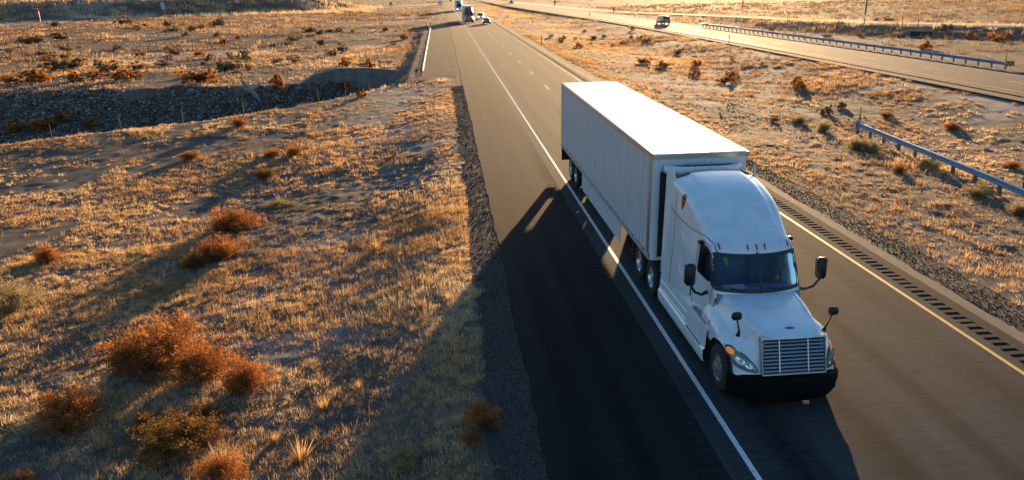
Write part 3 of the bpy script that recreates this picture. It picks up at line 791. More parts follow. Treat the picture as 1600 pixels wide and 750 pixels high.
# hood ridge lines, emblem plate
for s in (-1, 1):
    seam(MB(), hood, [(s*.60, .45), (s*.66, 1.1), (s*.74, 2.0)], (0, 1), (0, 0, 1), .012, lambda p: p[:, 2] > 1.4).build('hood_ridge', PAINT, tr)
    seam(MB(), hood, [(s*.97, 1.85), (s*1.0, 1.2), (s*1.0, .75)], (0, 1), (0, 0, 1), .010, lambda p: p[:, 2] > 1.0).build('fender_ridge', PAINT, tr)
    patch(MB(), hood, dense([(1.78, 1.20), (1.90, 1.22), (1.90, 1.30), (1.80, 1.28)], 2, 1), (1, 2), (s, 0, .2), .012, .01, 2, box=lambda p, s=s: p[:, 0]*s > .8).build('side_marker_light', AMBER, tr, True)
patch(MB(), hood, dense([(-.10, .40), (.10, .40), (.085, .47), (-.085, .47)], 2, 1), (0, 1), (0, 0, 1), .008, rings=2, box=lambda p: p[:, 2] > 1.4).build('hood_emblem', mat('emblem_grey', (.12, .13, .15), .3, metal=.6), tr)
# grille
SLAT = mat('grille_bar_metal', (.42, .44, .48), .32, metal=.6)
gy_ = lambda z: .045+(z-.87)*.20/.70
gl = MB(); GW = lambda z: .64-.02*(1.57-z)
gb = MB()
gb.add([(-.65, gy_(.87)+.05, .87), (.65, gy_(.87)+.05, .87), (.65, gy_(1.57)+.05, 1.57), (-.65, gy_(1.57)+.05, 1.57),
        (-.65, .3, .87), (.65, .3, .87), (.65, .34, 1.57), (-.65, .34, 1.57)], [(0, 1, 2, 3), (4, 7, 6, 5), (0, 4, 5, 1), (1, 5, 6, 2), (2, 6, 7, 3), (3, 7, 4, 0)])
grille = gb.build('grille', mat('grille_mesh', (.015, .016, .02), .6), tr)
fr = MB(); out = dense([(-.675, .855), (.675, .855), (.69, 1.60), (-.69, 1.60)], 8); inn = dense([(-.64, .89), (.64, .89), (.648, 1.555), (-.648, 1.555)], 8)
n = len(out); vs = [(q[0], gy_(q[1])+.07, q[1]) for q in out] + [(q[0], gy_(q[1])-.035, q[1]) for q in scaled(out, .985)] + [(q[0], gy_(q[1])-.035, q[1]) for q in scaled(inn, 1.02)] + [(q[0], gy_(q[1])+.06, q[1]) for q in inn]
fr.add(vs, [(k*n+j, k*n+(j+1) % n, (k+1)*n+(j+1) % n, (k+1)*n+j) for k in range(3) for j in range(n)]).build('grille_surround', mat('grille_chrome', (.42, .42, .44), .3, metal=.55), grille, True, 50)
for i in range(9):
    z = .925+i*.071
    pr = [(gy_(z)-.012, z-.014), (gy_(z)-.02, z+.0), (gy_(z)+.0, z+.018), (gy_(z)+.035, z+.014), (gy_(z)+.03, z-.01)]
    MB().prism(pr, 'x', -.635, .635).build('grille_slat', SLAT, grille, True, 30)
for s in (-1, 1):
    MB().add([(s*.30-.011, gy_(.9)-.024, .9), (s*.30+.011, gy_(.9)-.024, .9), (s*.30+.011, gy_(1.54)-.024, 1.54), (s*.30-.011, gy_(1.54)-.024, 1.54),
              (s*.30-.011, gy_(.9)+.03, .9), (s*.30+.011, gy_(.9)+.03, .9), (s*.30+.011, gy_(1.54)+.03, 1.54), (s*.30-.011, gy_(1.54)+.03, 1.54)],
             [(0, 1, 2, 3), (0, 4, 5, 1), (1, 5, 6, 2), (2, 6, 7, 3), (3, 7, 4, 0)]).build('grille_bar', ALU, grille)
# headlights
for s in (-1, 1):
    fb = lambda p, s=s: (p[:, 0]*s > .5) & (p[:, 1] < .95)
    HLP = [(s*x, z) for x, z in rpoly([(1.13, 1.11), (1.06, 1.17), (.90, 1.115), (.77, 1.0), (.69, .87), (.73, .84), (.90, .84), (1.05, .88), (1.125, .96)], .05)]
    patch(MB(), hood, [(s*x, z) for x, z in rpoly([(1.145, 1.12), (1.06, 1.195), (.89, 1.135), (.75, 1.005), (.67, .862), (.72, .82), (.90, .822), (1.05, .862), (1.14, .95)], .05)], (0, 2), (0, -1, .3), .004, 0, 4, box=fb).build('headlight_housing', BLACK, tr, True)
    h = patch(MB(), hood, HLP, (0, 2), (0, -1, .3), .008, .01, 4, box=fb).build('headlight', REFL, tr, True)
    patch(MB(), hood, [(s*x, z) for x, z in dense([(1.126, 1.10), (1.08, 1.152), (1.02, 1.138), (1.05, 1.06), (1.12, 1.03)], 2, 1)], (0, 2), (0, -1, .3), .024, .01, 3, box=fb).build('turn_signal', SIGNAL, h, True)
    for xc, zc, rr_ in ((.965, 1.0, .062), (.835, .935, .05)):
        patch(MB(), hood, [(s*(xc+rr_*1.1*math.cos(a_)), zc+rr_*math.sin(a_)) for a_ in np.linspace(0, 2*math.pi, 17)[:-1]], (0, 2), (0, -1, .3), .026, -.012, 4, box=fb).build('lamp_bowl', BOWL, h, True)
    patch(MB(), hood, HLP, (0, 2), (0, -1, .3), .042, .015, 4, box=fb).build('lens', LENS, h, True)
# bumper
bx = np.linspace(-1, 1, 41); bp_ = []
for q in bx:
    x = 1.2*q; y = .0+.50*abs(q)**3.2
    bp_.append([(x*.95, y+.16, .15), (x*.99, y+.04, .22), (x, y-.02, .45), (x, y-.01, .58), (x*.995, y+.0, .76-.14*q*q), (x*.985, y+.05, .82-.15*q*q), (x*.96, y+.2, .83-.15*q*q)])
MB().grid(np.array(bp_)).build('bumper', BUMP, tr, True, 60)
for s in (-1, 1):
    MB().prism([(.5, .2), (.62, .2), (.62, .66), (.5, .66)], 'x', s*1.0, s*1.18).build('bumper_end', BUMP, tr)
# mirrors
for s in (-1, 1):
    mm_ = MB().box(s*1.52-.115, s*1.52+.115, 2.19, 2.35, 1.98, 2.49, 0, .05).build('mirror', BLACK, tr, True, 60)
    MB().tube([(s*1.05, 2.45, 1.72), (s*1.2, 2.36, 1.70), (s*1.38, 2.28, 1.80), (s*1.50, 2.27, 1.98)], [.05, .035, .03, .03], 8).build('mirror_arm', BLACK, mm_, True)
    MB().box(s*1.52-.105, s*1.52+.105, 2.355, 2.366, 2.02, 2.45).build('mirror_glass', CHROME, mm_)
    hm = MB().box(s*1.03-.105, s*1.03+.105, .62, .74, 1.82, 1.99, 0, .04).build('hood_mirror', BLACK, tr, True, 60)
    MB().tube([(s*.93, .78, 1.42), (s*.93, .74, 1.52), (s*.98, .70, 1.70), (s*1.02, .68, 1.84)], [.05, .025, .016, .016], 8).build('mirror_stalk', BLACK, hm, True)
    lm = MB().box(s*1.06-.0-.06, s*1.06+.08, 2.95, 3.12, 2.68, 2.76, 0, .03).build('look_down_mirror', BLACK, tr, True, 60)
TREAD = mat('step_tread', (.4, .4, .42), .45, metal=.6); n_ = TREAD.node_tree; tc = n_.nodes.new('ShaderNodeTexCoord'); wv = n_.nodes.new('ShaderNodeTexWave'); wv.bands_direction = 'Y'; wv.inputs['Scale'].default_value = 4.4
rp = n_.nodes.new('ShaderNodeValToRGB'); rp.color_ramp.elements[0].position = .45; rp.color_ramp.elements[1].position = .55; rp.color_ramp.elements[0].color = (.02, .02, .022, 1); rp.color_ramp.elements[1].color = (.4, .4, .42, 1)
n_.links.new(tc.outputs['Object'], wv.inputs[0]); n_.links.new(wv.outputs[0], rp.inputs[0]); n_.links.new(rp.outputs[0], n_.nodes['Principled BSDF'].inputs['Base Color'])
# side fairings with two steps
for s in (-1, 1):
    sk = MB(); prof = [(1.08, 1.14), (1.20, 1.10), (1.225, .98), (1.235, .80), (1.25, .62), (1.285, .56), (1.29, .40), (1.26, .27), (1.20, .25)]
    ys = [1.80, 1.9, 2.1, 3.1, 3.2, 4.0, 5.0, 5.5]
    G = np.array([[(s*x, y, z-.05*(y > 3.15)*(z > 1)*min(1, (y-3.15)/2) + (.0 if z > .4 else .0) + (.05 if (y < 1.85 and z < .6) else 0)) for x, z in prof] for y in ys])
    sk.grid(G); sp = sk.build('side_skirt', PAINT, tr, True, 22)
    for z, x in ((.90, 1.234), (.70, 1.247)):
        MB().tube([(s*x, 3.2, z), (s*x, 5.45, z-.04)], .014, 6).build('skirt_ridge', PAINT, sp)
    for (xa, xb, z, ya, yb) in ((1.09, 1.195, 1.127, 2.0, 3.0), (1.235, 1.30, .60, 2.05, 3.1)):
        stp = MB().box(min(s*xa, s*xb), max(s*xa, s*xb), ya, yb, z, z+.018, 0, .006).build('step', TREAD, sp)
    MB().box(s*1.19-.02, s*1.19+.02, 2.0, 5.5, .36, .60).build('fuel_tank', DARK, tr) if False else None
    MB().lathe_x([(0, .001), (0, .30), (.02, .32)], (0, 0, -5), 8) if False else None
ft = MB()
for s in (-1, 1):
    o2 = MB(); n = 24
    vs = [(s*.88+.31*math.cos(2*math.pi*k/n), y, .68+.31*math.sin(2*math.pi*k/n)) for y in (2.4, 5.0) for k in range(n)]
    o2.add(vs, [(k, (k+1) % n, n+(k+1) % n, n+k) for k in range(n)] + [tuple(range(n)), tuple(range(n, 2*n))]).build('fuel_tank', ALU, tr, True, 40)
    MB().box(s*.43-.05, s*.43+.05, .5, 9.3, .78, 1.04).build('frame_rail', DARK, tr)
MB().box(-.42, .42, 2.2, 6.0, .42, .78).build('transmission', DARK, tr)
MB().box(-.55, .55, 6.4, 7.5, 1.04, 1.12, 0, .02).build('fifth_wheel', DARK, tr)
for y in (1.13, 6.52, 7.85): MB().tube([(-1.1, y, .515), (1.1, y, .515)], .09, 10).build('axle', DARK, tr)
for s in (-1, 1):
    wheel(tr, s*1.20, 1.13, s, .30, rim_m=STEELRIM, dish=False)
    for y in (6.52, 7.85):
        wheel(tr, s*1.225, y, s, .27)
        wheel(tr, s*.90, y, s, .27)
    MB().box(s*.9-.32, s*.9+.32, 8.55, 8.56, .25, .95).build('mud_flap', RUBBER, tr)

# ------------------------------------------------------------------ the trailer
GY = 19.40
tl = thing('refrigerated_trailer', 'long white refrigerated box trailer with ribbed sides, coupled behind the white tractor', 'trailer', (TX, GY, 0))
W2, TLN, TB, TT = 1.30, 16.27, 1.08, 4.10
def wall_x(y): return W2-.006*(abs(((y+.1) % .41)-.205) > .19)
for s in (-1, 1):
    ys = []
    for i in range(0, 56):
        c = .30+i*.30
        if c > TLN-.05: break
        ys += [(c-.022, W2), (c-.014, W2-.012), (c+.014, W2-.012), (c+.022, W2)]
    ys = [(0.16, W2)] + ys + [(TLN, W2)]
    G = np.array([[(s*x, y, TB+.16), (s*x, y, 1.9), (s*x, y, 2.9), (s*x, y, TT-.16)] for y, x in ys])
    gm = MB().grid(G); gm.mi = [1 if abs(ys[i//3][1]-W2) > .005 or abs(ys[i//3+1][1]-W2) > .005 else 0 for i in range(len(gm.f))]
    gm.build('side_wall', [TRWHITE, TRGROOVE], tl)
    MB().box(min(s*1.285, s*1.312), max(s*1.285, s*1.312), .10, TLN, TT-.17, TT-.012, 0, .008).build('top_rail', ALU, tl)
# lower rail with reflective tape
TAPE = bpy.data.materials.new('rail_with_tape'); TAPE.use_nodes = True
n_ = TAPE.node_tree; b_ = n_.nodes['Principled BSDF']; b_.inputs['Roughness'].default_value = .4
tc = n_.nodes.new('ShaderNodeTexCoord'); sx = n_.nodes.new('ShaderNodeSeparateXYZ'); n_.links.new(tc.outputs['Object'], sx.inputs[0])
def mnode(op, a_, b2):
    q = n_.nodes.new('ShaderNodeMath'); q.operation = op
    for i, v in enumerate((a_, b2)):
        if isinstance(v, (int, float)): q.inputs[i].default_value = v
        else: n_.links.new(v, q.inputs[i])
    return q.outputs[0]
fy = mnode('FRACT', mnode('DIVIDE', sx.outputs[1], .62), 0.); my = mnode('LESS_THAN', fy, .26)
mz = mnode('MULTIPLY', mnode('GREATER_THAN', sx.outputs[2], 1.145), mnode('LESS_THAN', sx.outputs[2], 1.235))
mx_ = n_.nodes.new('ShaderNodeMix'); mx_.data_type = 'RGBA'; n_.links.new(mnode('MULTIPLY', my, mz), mx_.inputs[0])
mx_.inputs[6].default_value = (.42, .42, .43, 1); mx_.inputs[7].default_value = (.62, .025, .018, 1); n_.links.new(mx_.outputs[2], b_.inputs['Base Color'])
for s in (-1, 1): MB().box(min(s*1.27, s*1.318), max(s*1.27, s*1.318), .10, TLN, TB-.02, TB+.17).build('lower_rail', TAPE, tl)
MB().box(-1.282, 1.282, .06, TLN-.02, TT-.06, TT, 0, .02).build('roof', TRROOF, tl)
MB().box(-1.27, 1.27, .12, TLN-.02, TB-.02, TB+.10).build('trailer_floor', DARK, tl)
# front wall with rounded corner posts
fwm = MB(); pr = []
for a_ in np.linspace(0, math.pi/2, 9): pr.append((-1.14-.16*math.cos(a_)*1.0, .16-.16*math.sin(a_)))
prof = pr + [(-x, y) for x, y in pr[::-1]]
G = np.array([[(x, y, z) for x, y in prof] for z in (TB, 1.6, 2.6, 3.6, TT-.03)])
fwm.grid(G); fwm.build('front_wall', TRWHITE, tl, True, 40)
for s in (-1, 1):
    MB().box(min(s*1.30, s*1.316), max(s*1.30, s*1.316), .16, .40, TB+.172, TT-.172).build('corner_post', ALU, tl)
MB().box(-1.312, 1.312, -.012, .16, TT-.15, TT-.012, 0, .01).build('front_header', ALU, tl)
MB().box(-1.28, 1.28, TLN-.01, TLN+.05, TB, TT-.05, 0, .01).build('rear_door', TRWHITE, tl)
for s in (-1, 1): MB().box(min(s*1.24, s*1.318), max(s*1.24, s*1.318), TLN, TLN+.07, TB-.05, TT, 0, .01).build('door_post', ALU, tl)
# refrigeration unit on the front wall
MB().box(-1.12, 1.12, -.030, -.004, 1.2, 3.62).build('gap_shade_panel', DARK, tl)  # dark sheet painting the shade in the gap between cab and trailer
ru = MB().box(-.98, .98, -.44, -.034, 1.75, 3.66, 0, .08).build('refrigeration_unit', BLACK, tl, True, 50)  # housing in black too, painting the shade of that gap
cap = MB(); G = []
for q in np.linspace(-1, 1, 31):
    x = 1.06*q; y = -.56+.40*abs(q)**4
    G.append([(x, y+.10, 3.60), (x, y+.02, 3.63), (x, y, 3.70), (x, y+.03, 3.79), (x*.97, y+.10, 3.83), (x*.92, y+.17, 3.80), (x*.92, y+.18, 3.70)])
cap.grid(np.array(G)).build('unit_bezel', PAINT, ru, True, 60)
MB().box(-.82, .82, -.36, -.03, 3.70, 3.78).build('fan_grille', BLACK, ru)
MB().box(-.36, .30, -.15, -.03, 3.78, 3.83, 0, .01).build('unit_vent', ALU, ru)
# skirts, landing gear, axles, rear guard
for s in (-1, 1):
    sk = MB(); sk.prism([(3.85, 1.06), (10.92, 1.06), (10.92, .50), (10.80, .32), (4.0, .32), (3.85, .38)], 'x', s*1.235, s*1.265).build('trailer_skirt', TRWHITE, tl)
    MB().box(s*1.27-.012, s*1.27+.012, 8.9, 9.0, .95, 1.0).build('skirt_marker_light', REDL, tl)
    lg = MB().box(s*.95-.07, s*.95+.07, 2.95, 3.09, .42, 1.08).build('landing_gear_leg', DARK, tl)
    MB().box(s*.95-.13, s*.95+.13, 2.90, 3.14, .34, .38).build('landing_pad', DARK, lg)
    for y in (12.62, 13.95):
        wheel(tl, s*1.255, y, s, .27); wheel(tl, s*.93, y, s, .27)
    MB().box(s*.45-.05, s*.45+.05, 10.9, TLN-.3, .80, 1.06).build('slider_rail', DARK, tl)
    MB().box(s*.55-.05, s*.55+.05, TLN-.14, TLN-.04, .5, 1.06).build('guard_upright', DARK, tl)
for y in (12.62, 13.95): MB().tube([(-1.15, y, .515), (1.15, y, .515)], .07, 10).build('axle', DARK, tl)
MB().box(-1.22, 1.22, TLN-.10, TLN+.0, .45, .60, 0, .01).build('rear_guard', BLACK, tl)
for s in (-1, 1): MB().box(s*1.07-.24, s*1.07+.24, TLN-.02, TLN, .40, 1.06).build('mud_flap', RUBBER, tl)
# ------------------------------------------------------------------ dry grass (countless: one object of kind stuff)
STRAW = plant_mat('straw_grass', [(.18, .12, .075), (.36, .235, .135), (.58, .36, .16), (.70, .46, .22), (.76, .60, .39)], .55)
SHADES = {
    'rust': plant_mat('rusty_shrub', [(.11, .042, .016), (.27, .105, .032), (.42, .17, .05), (.54, .26, .09)], .42),
    'olive': plant_mat('olive_shrub', [(.08, .045, .016), (.16, .09, .028), (.25, .14, .042), (.36, .21, .065)], .42),
    'brown': plant_mat('sagebrush', [(.08, .05, .03), (.17, .11, .06), (.26, .165, .09), (.36, .24, .14)], .35),
    'pale': plant_mat('pale_rabbitbrush', [(.17, .13, .065), (.30, .235, .115), (.42, .335, .17), (.52, .42, .23)], .42),
}
TWIG = mat('twig_bark', (.10, .065, .045), .9, var=.4, vscale=20)

def blades(px, py, pz, h, wd, spread, nb, seg, tone, r0):
    """blades for many tufts at once; all arguments per tuft (arrays), nb and seg alike for all"""
    n = len(px); k = n*nb; g = np.repeat
    az = rng.uniform(0, 2*np.pi, k); tilt = np.abs(rng.normal(0, 1, k))*g(spread, nb); hh = g(h, nb)*rng.uniform(.45, 1.1, k)
    rr = g(r0, nb)*np.sqrt(rng.uniform(0, 1, k)); az0 = az+rng.normal(0, .6, k)
    bx = g(px, nb)+rr*np.cos(az0); by = g(py, nb)+rr*np.sin(az0); bz = g(pz, nb)-.03
    ww = g(wd, nb)*rng.uniform(.6, 1.3, k)*.5; ta = az+rng.uniform(-1.2, 1.2, k)+np.pi/2
    tn = np.clip(g(tone, nb)+rng.normal(0, .13, k), 0, 1)
    tilt = np.clip(tilt, 0, 1.45)
    V = []; 
    for s_ in range(seg+1):
        t = s_/seg; a_ = tilt*(.55+.45*t); cx = bx+np.cos(az)*np.sin(a_)*hh*t; cy = by+np.sin(az)*np.sin(a_)*hh*t; cz = bz+np.cos(a_)*hh*t
        f = (1-t*.9)
        V.append(np.stack([cx-np.cos(ta)*ww*f, cy-np.sin(ta)*ww*f, cz], -1)); V.append(np.stack([cx+np.cos(ta)*ww*f, cy+np.sin(ta)*ww*f, cz], -1))
    V = np.stack(V, 1).reshape(-1, 3); m = 2*(seg+1); base = np.arange(k)[:, None]*m
    F = np.concatenate([base+np.array([[2*s_, 2*s_+1, 2*s_+3, 2*s_+2]]) for s_ in range(seg)], 0)
    return V, F, np.repeat(tn, m)

def scatter(n, x0, x1, y0, y1, dens):
    x = rng.uniform(x0, x1, n); y = rng.uniform(y0, y1, n); k = rng.uniform(0, 1, n) < dens(x, y); x, y = x[k], y[k]
    return x, y
def offroad(x, y):
    dm = np.minimum(np.where(x < 7.5, .55+.25*(vnoise(y, y*0, 1.2, 61)-.5)-x, x-15.05-.25*(vnoise(y, y*0, 1.2, 62)-.5)), 99)
    de = np.abs(x-ecx(y)-.95)-7.3
    ok = (dm > 0) & (de > 0) & (dist_poly(x, y, RAMP) > 4.2) & (dist_poly(x, y, FRONT) > 4.2)
    ok &= ~((x > -3.6) & (x < 2) & (y > 76) & (y < 186))
    return ok
def inview(x, y, z=0.):
    d = np.stack([x, y, np.zeros_like(x)+z-CAM_H], -1); zc = d@np.array(FW)
    u = 800+CAM_F*(d@np.array(RT))/np.maximum(zc, .1); v = 375-CAM_F*(d@np.array(UP))/np.maximum(zc, .1)
    return (zc > 1) & (u > -260) & (u < 1860) & (v < 1000)
def grassy(x, y):
    """how thickly tufts grow: patchy, thick along the road's edge, thin on the bare flats"""
    q = .55*vnoise(x, y, 6, 71)+.45*vnoise(x, y, 1.7, 72)
    d = sstep(.34, .60, q)*.92+.06
    edge = np.maximum(np.exp(-((x+.15)/.55)**2)*1.1*(y < 72), np.exp(-((x-15.9)/.8)**2)*1.2)
    thin = sstep(-7.5, -4.5, x)*(1-sstep(-1.4, -.6, x))*.35*(y < 75)
    thin = np.maximum(thin, sstep(16.8, 18.5, x)*(1-sstep(21, 26, x))*.62)
    d = np.clip(np.maximum(d*(1-thin), edge), 0, 1)*(1-.85*bare(x, y))
    w_ = wash(x, y); d = d*np.where(w_ < -1.3, .2, 1)
    return d*offroad(x, y)
Vs, Fs, Ts = [], [], []; nv = 0
def grow(x, y, h, wd, sp, nb, seg, tone, r0):
    global nv
    if not len(x): return
    V, F, T = blades(x, y, height(x, y), h, wd, sp, nb, seg, tone, r0); Vs.append(V); Fs.append(F+nv); Ts.append(T); nv += len(V)
def tone_at(x, y): return np.clip(.15+.75*vnoise(x, y, 7, 75)+.35*(vnoise(x, y, 1.3, 76)-.5)+.12*np.exp(-((x+.1)/.9)**2)+.05*(x > 10), 0, 1)
def band(n, box, nb, seg, hs, wk, sp=.95, rk=.8, dens=grassy, toff=0.):
    x, y = scatter(n, *box, dens); k = inview(x, y); x, y = x[k], y[k]; m_ = len(x)
    h = rng.uniform(hs[0], hs[1], m_)*(.7+.6*vnoise(x, y, 3, 77)); big = rng.uniform(0, 1, m_) < .05; h = np.where(big, h*1.7, h)
    dist = np.hypot(x, y)
    grow(x, y, h, np.maximum(.0085, wk*1.5*dist), np.full(m_, sp)*rng.uniform(.5, 1.3, m_), nb, seg, np.clip(tone_at(x, y)+toff, 0, 1), h*rk)
# near left, median near, then outward with fewer and broader blades
band(24000, (-17, .9, 8.5, 30), 36, 2, (.08, .20), .00036)
band(25000, (-32, .9, 28, 66), 22, 2, (.09, .22), .00038)
band(13000, (15, 47, 15, 62), 28, 2, (.09, .24), .00036)
band(16000, (-75, .9, 64, 130), 10, 1, (.14, .34), .00048, toff=-.15)
band(14000, (15, 46, 60, 150), 14, 1, (.14, .36), .00048)
band(17000, (-330, .8, 130, 460), 8, 1, (.22, .5), .00055, rk=1.2, toff=-.22)
band(6500, (14.5, 44, 150, 420), 7, 1, (.22, .5), .00055, sp=.9, rk=1.2)
band(11000, (54, 330, 62, 330), 8, 1, (.18, .42), .0005, rk=1.1, toff=-.55)
band(9000, (-300, -30, 330, 420), 9, 1, (.9, 1.7), .0005, sp=.9, rk=1.1, dens=lambda x, y: (dist_poly(x, y, RAMP) > 4.2)*sstep(.3, .6, vnoise(x, y, 5, 79)), toff=.3)  # raised tone paints sunlit tufts onto the shaded hill face
band(9000, (-130, -4, 92, 330), 14, 1, (.35, .75), .0006, sp=1.0, rk=1.0, dens=lambda x, y: offroad(x, y)*sstep(.42, .6, vnoise(x, y*1.5, 9, 78)), toff=-.42)
band(9000, (60, 330, 62, 330), 12, 1, (.4, .9), .0006, sp=1.0, rk=1.0, dens=lambda x, y: offroad(x, y)*sstep(.35, .6, vnoise(x, y*1.5, 9, 78)), toff=-.62)
band(7000, (56, 200, 62, 280), 12, 1, (.45, 1.0), .0006, rk=1.0, dens=lambda x, y: ((dist_poly(x, y, FRONT) > 3.6) & (dist_poly(x, y, FRONT) < 15))*.8, toff=.15)  # tone raised here as well, lightening tufts on the shaded bank
band(9000, (-700, 700, 330, 1100), 8, 1, (.5, 1.1), .0006, sp=1.0, rk=1.5, dens=lambda x, y: offroad(x, y)*sstep(.3, .65, vnoise(x, y*1.8, 40, 84)), toff=-.6)
# low litter lying on the near ground
band(12000, (-16, .9, 8.5, 34), 9, 1, (.06, .13), .0005, sp=1.5, rk=1.2, dens=lambda x, y: offroad(x, y)*.75)
band(9000, (15, 40, 15, 45), 8, 1, (.06, .14), .0005, sp=1.5, rk=1.2, dens=lambda x, y: offroad(x, y)*.7)
gr = np_mesh('dry_grass', np.concatenate(Vs), np.concatenate(Fs), STRAW, tone=np.concatenate(Ts))
gr['kind'] = 'stuff'
print('grass faces', sum(len(f) for f in Fs))

# ------------------------------------------------------------------ shrubs
def shrub_mesh(kind, seed, stems=26, leaves=2600, leaf=.035, h=.75, stemseg=4, squash=1., upright=.5):
    """unit shrub, about 1 wide: stems fanning out of the base, leaf sprigs along their outer halves"""
    g = np.random.default_rng(seed); sv, sf = MB(), []
    L = []; T = []
    per = max(1, leaves//stems)
    for i in range(stems):
        az = g.uniform(0, 2*np.pi); lean = g.uniform(.08, 1.15)**(1/ (1+upright)); ln = h*g.uniform(.50, 1.15)*(1-.10*lean)
        tip = np.array([np.cos(az)*np.sin(lean), np.sin(az)*np.sin(lean), np.cos(lean)*squash])*ln
        mid = tip*np.array([.55, .55, .42])+g.normal(0, .03, 3); b0 = np.array([np.cos(az), np.sin(az), 0])*g.uniform(0, .06)
        ts = np.linspace(0, 1, stemseg+1); pts = [(1-t)**2*b0+2*t*(1-t)*mid+t*t*tip for t in ts]
        sv.tube(pts, [max(.003, .012*(1-t)) for t in ts], 4, cap=False)
        tw = g.uniform(0, 1); nsp = max(2, per//16)
        for q in range(nsp):                                    # sprigs: small tufts of leaves around twig ends
            t = g.uniform(.38, 1)**.8; c = (1-t)**2*b0+2*t*(1-t)*mid+t*t*tip
            c = c+g.normal(0, .055, 3)*(1.2 if t < .8 else .8); c[2] = max(c[2], .015)
            m_ = max(2, per//nsp); L.append(c+g.normal(0, .021, (m_, 3))); T.append(np.clip(.2+.5*tw+g.uniform(-.15, .3)+g.normal(0, .1, m_)+.2*(t-.6), 0, 1))
    L = np.concatenate(L); T = np.concatenate(T); L[:, 2] = np.maximum(L[:, 2], .01); n = len(L)
    out = L/np.maximum(np.linalg.norm(L, axis=1, keepdims=True), 1e-6)
    d = out*.8+g.normal(0, .55, (n, 3))+np.array([0, 0, .35]); d /= np.linalg.norm(d, axis=1, keepdims=True)
    s_ = np.cross(d, g.normal(0, 1, (n, 3))); s_ /= np.maximum(np.linalg.norm(s_, axis=1, keepdims=True), 1e-6)
    sz = leaf*g.uniform(.5, 1.3, (n, 1))
    V = np.stack([L-s_*sz*.22, L+d*sz*.6-s_*sz*.30, L+d*sz*1.2, L+d*sz*.5+s_*sz*.30], 1).reshape(-1, 3)
    F = np.arange(n*4).reshape(-1, 4)
    fol = np_mesh('foliage', V, F, SHADES[kind], tone=np.repeat(T, 4), link=False)
    me = bpy.data.meshes.new('stems'); me.from_pydata(sv.v, [], sv.f); me.materials.append(TWIG)
    return fol, me
def bunch_mesh(seed, nb=150, h=1.0):
    g = np.random.default_rng(seed); n = nb
    az = g.uniform(0, 2*np.pi, n); tilt = np.clip(np.abs(g.normal(0, .55, n)), 0, 1.4); hh = h*g.uniform(.4, 1.05, n); r = .16*np.sqrt(g.uniform(0, 1, n))
    V = []; ww = g.uniform(.008, .016, n)
    ta = az+np.pi/2+g.uniform(-.9, .9, n)
    for t in (0, .4, .75, 1):
        a_ = tilt*(.4+.75*t); c = np.stack([r*np.cos(az)+np.cos(az)*np.sin(a_)*hh*t, r*np.sin(az)+np.sin(az)*np.sin(a_)*hh*t, np.cos(a_)*hh*t], -1)
        e = np.stack([np.cos(ta)*ww, np.sin(ta)*ww, 0*ww], -1)*(1-.85*t); V += [c-e, c+e]
    V = np.stack(V, 1).reshape(-1, 3); b_ = np.arange(n)[:, None]*8
    F = np.concatenate([b_+np.array([[2*q, 2*q+1, 2*q+3, 2*q+2]]) for q in range(3)], 0)
    return np_mesh('bunchgrass', V, F, STRAW, tone=np.repeat(np.clip(g.normal(.42, .15, n), 0, 1), 8), link=False)
NEAR = {k: [shrub_mesh(k, 100+i+10*j, 60, 17000, .021, .62, upright=.15) for i in range(3)] for j, k in enumerate(SHADES)}
FARM = {k: [shrub_mesh(k, 300+i+10*j, 22, 900, .10, .60, 2) for i in range(4)] for j, k in enumerate(SHADES)}
BUNCH = [bunch_mesh(500+i) for i in range(4)]
SH = [0]
KIND_NAME = {'rust': 'rusty_shrub', 'olive': 'olive_shrub', 'brown': 'sagebrush', 'pale': 'rabbitbrush'}
def near_shrub(px, py, wpx, hpx, kind, label, group='shrubs on the roadside ground'):
    """shrub whose base is seen at (px, py), wpx wide and hpx tall in the photograph"""
    q, dep = at(px, py); wd = wpx/CAM_F*dep; hh = hpx/CAM_F*dep; SH[0] += 1
    fol, stm = NEAR[kind][SH[0] % 3]
    t = thing(KIND_NAME[kind], label, 'shrub', (q.x, q.y, q.z-.03), random.uniform(0, 6.28), group)
    t.scale = (wd/.98, wd/.98, hh*.8/.62)
    for nm, me in (('foliage', fol), ('stems', stm)):
        o = bpy.data.objects.new(nm, me); COL.objects.link(o); o.parent = t
    return t
def far_shrub(x, y, wd, hh, kind, label, group):
    SH[0] += 1; o = bpy.data.objects.new(KIND_NAME[kind], FARM[kind][SH[0] % 4][0]); COL.objects.link(o)
    o.location = (x, y, hz(x, y)-.04); o.rotation_euler = (0, 0, random.uniform(0, 6.28)); o.scale = (wd/1.05, wd/1.05, hh/.52)
    return tag(o, label, 'shrub', group)
def bunchgrass(px, py, hpx, label):
    q, dep = at(px, py); hh = hpx/CAM_F*dep; SH[0] += 1
    o = bpy.data.objects.new('bunchgrass', BUNCH[SH[0] % 4]); COL.objects.link(o); o.location = (q.x, q.y, q.z-.03)
    o.scale = (hh*1.1, hh*1.1, hh*.85); o.rotation_euler = (0, 0, random.uniform(0, 6.28))
    return tag(o, label, 'grass tuft', 'straw bunchgrass tufts')
near_shrub(250, 568, 165, 92, 'rust', 'large rusty orange shrub, widest of the clump left of the gravel edge')
near_shrub(318, 592, 110, 74, 'rust', 'rusty shrub growing between the widest shrub and its neighbour near the road')
near_shrub(385, 606, 95, 62, 'rust', 'rusty shrub at the road end of the big clump')
near_shrub(205, 572, 75, 48, 'rust', 'small rusty shrub at the outer end of the big clump')
near_shrub(108, 668, 125, 78, 'rust', 'reddish brown shrub standing alone below the big rusty clump, near the left picture edge')
near_shrub(282, 700, 150, 70, 'olive', 'dark olive brown shrub lying in the shade below the big rusty clump')
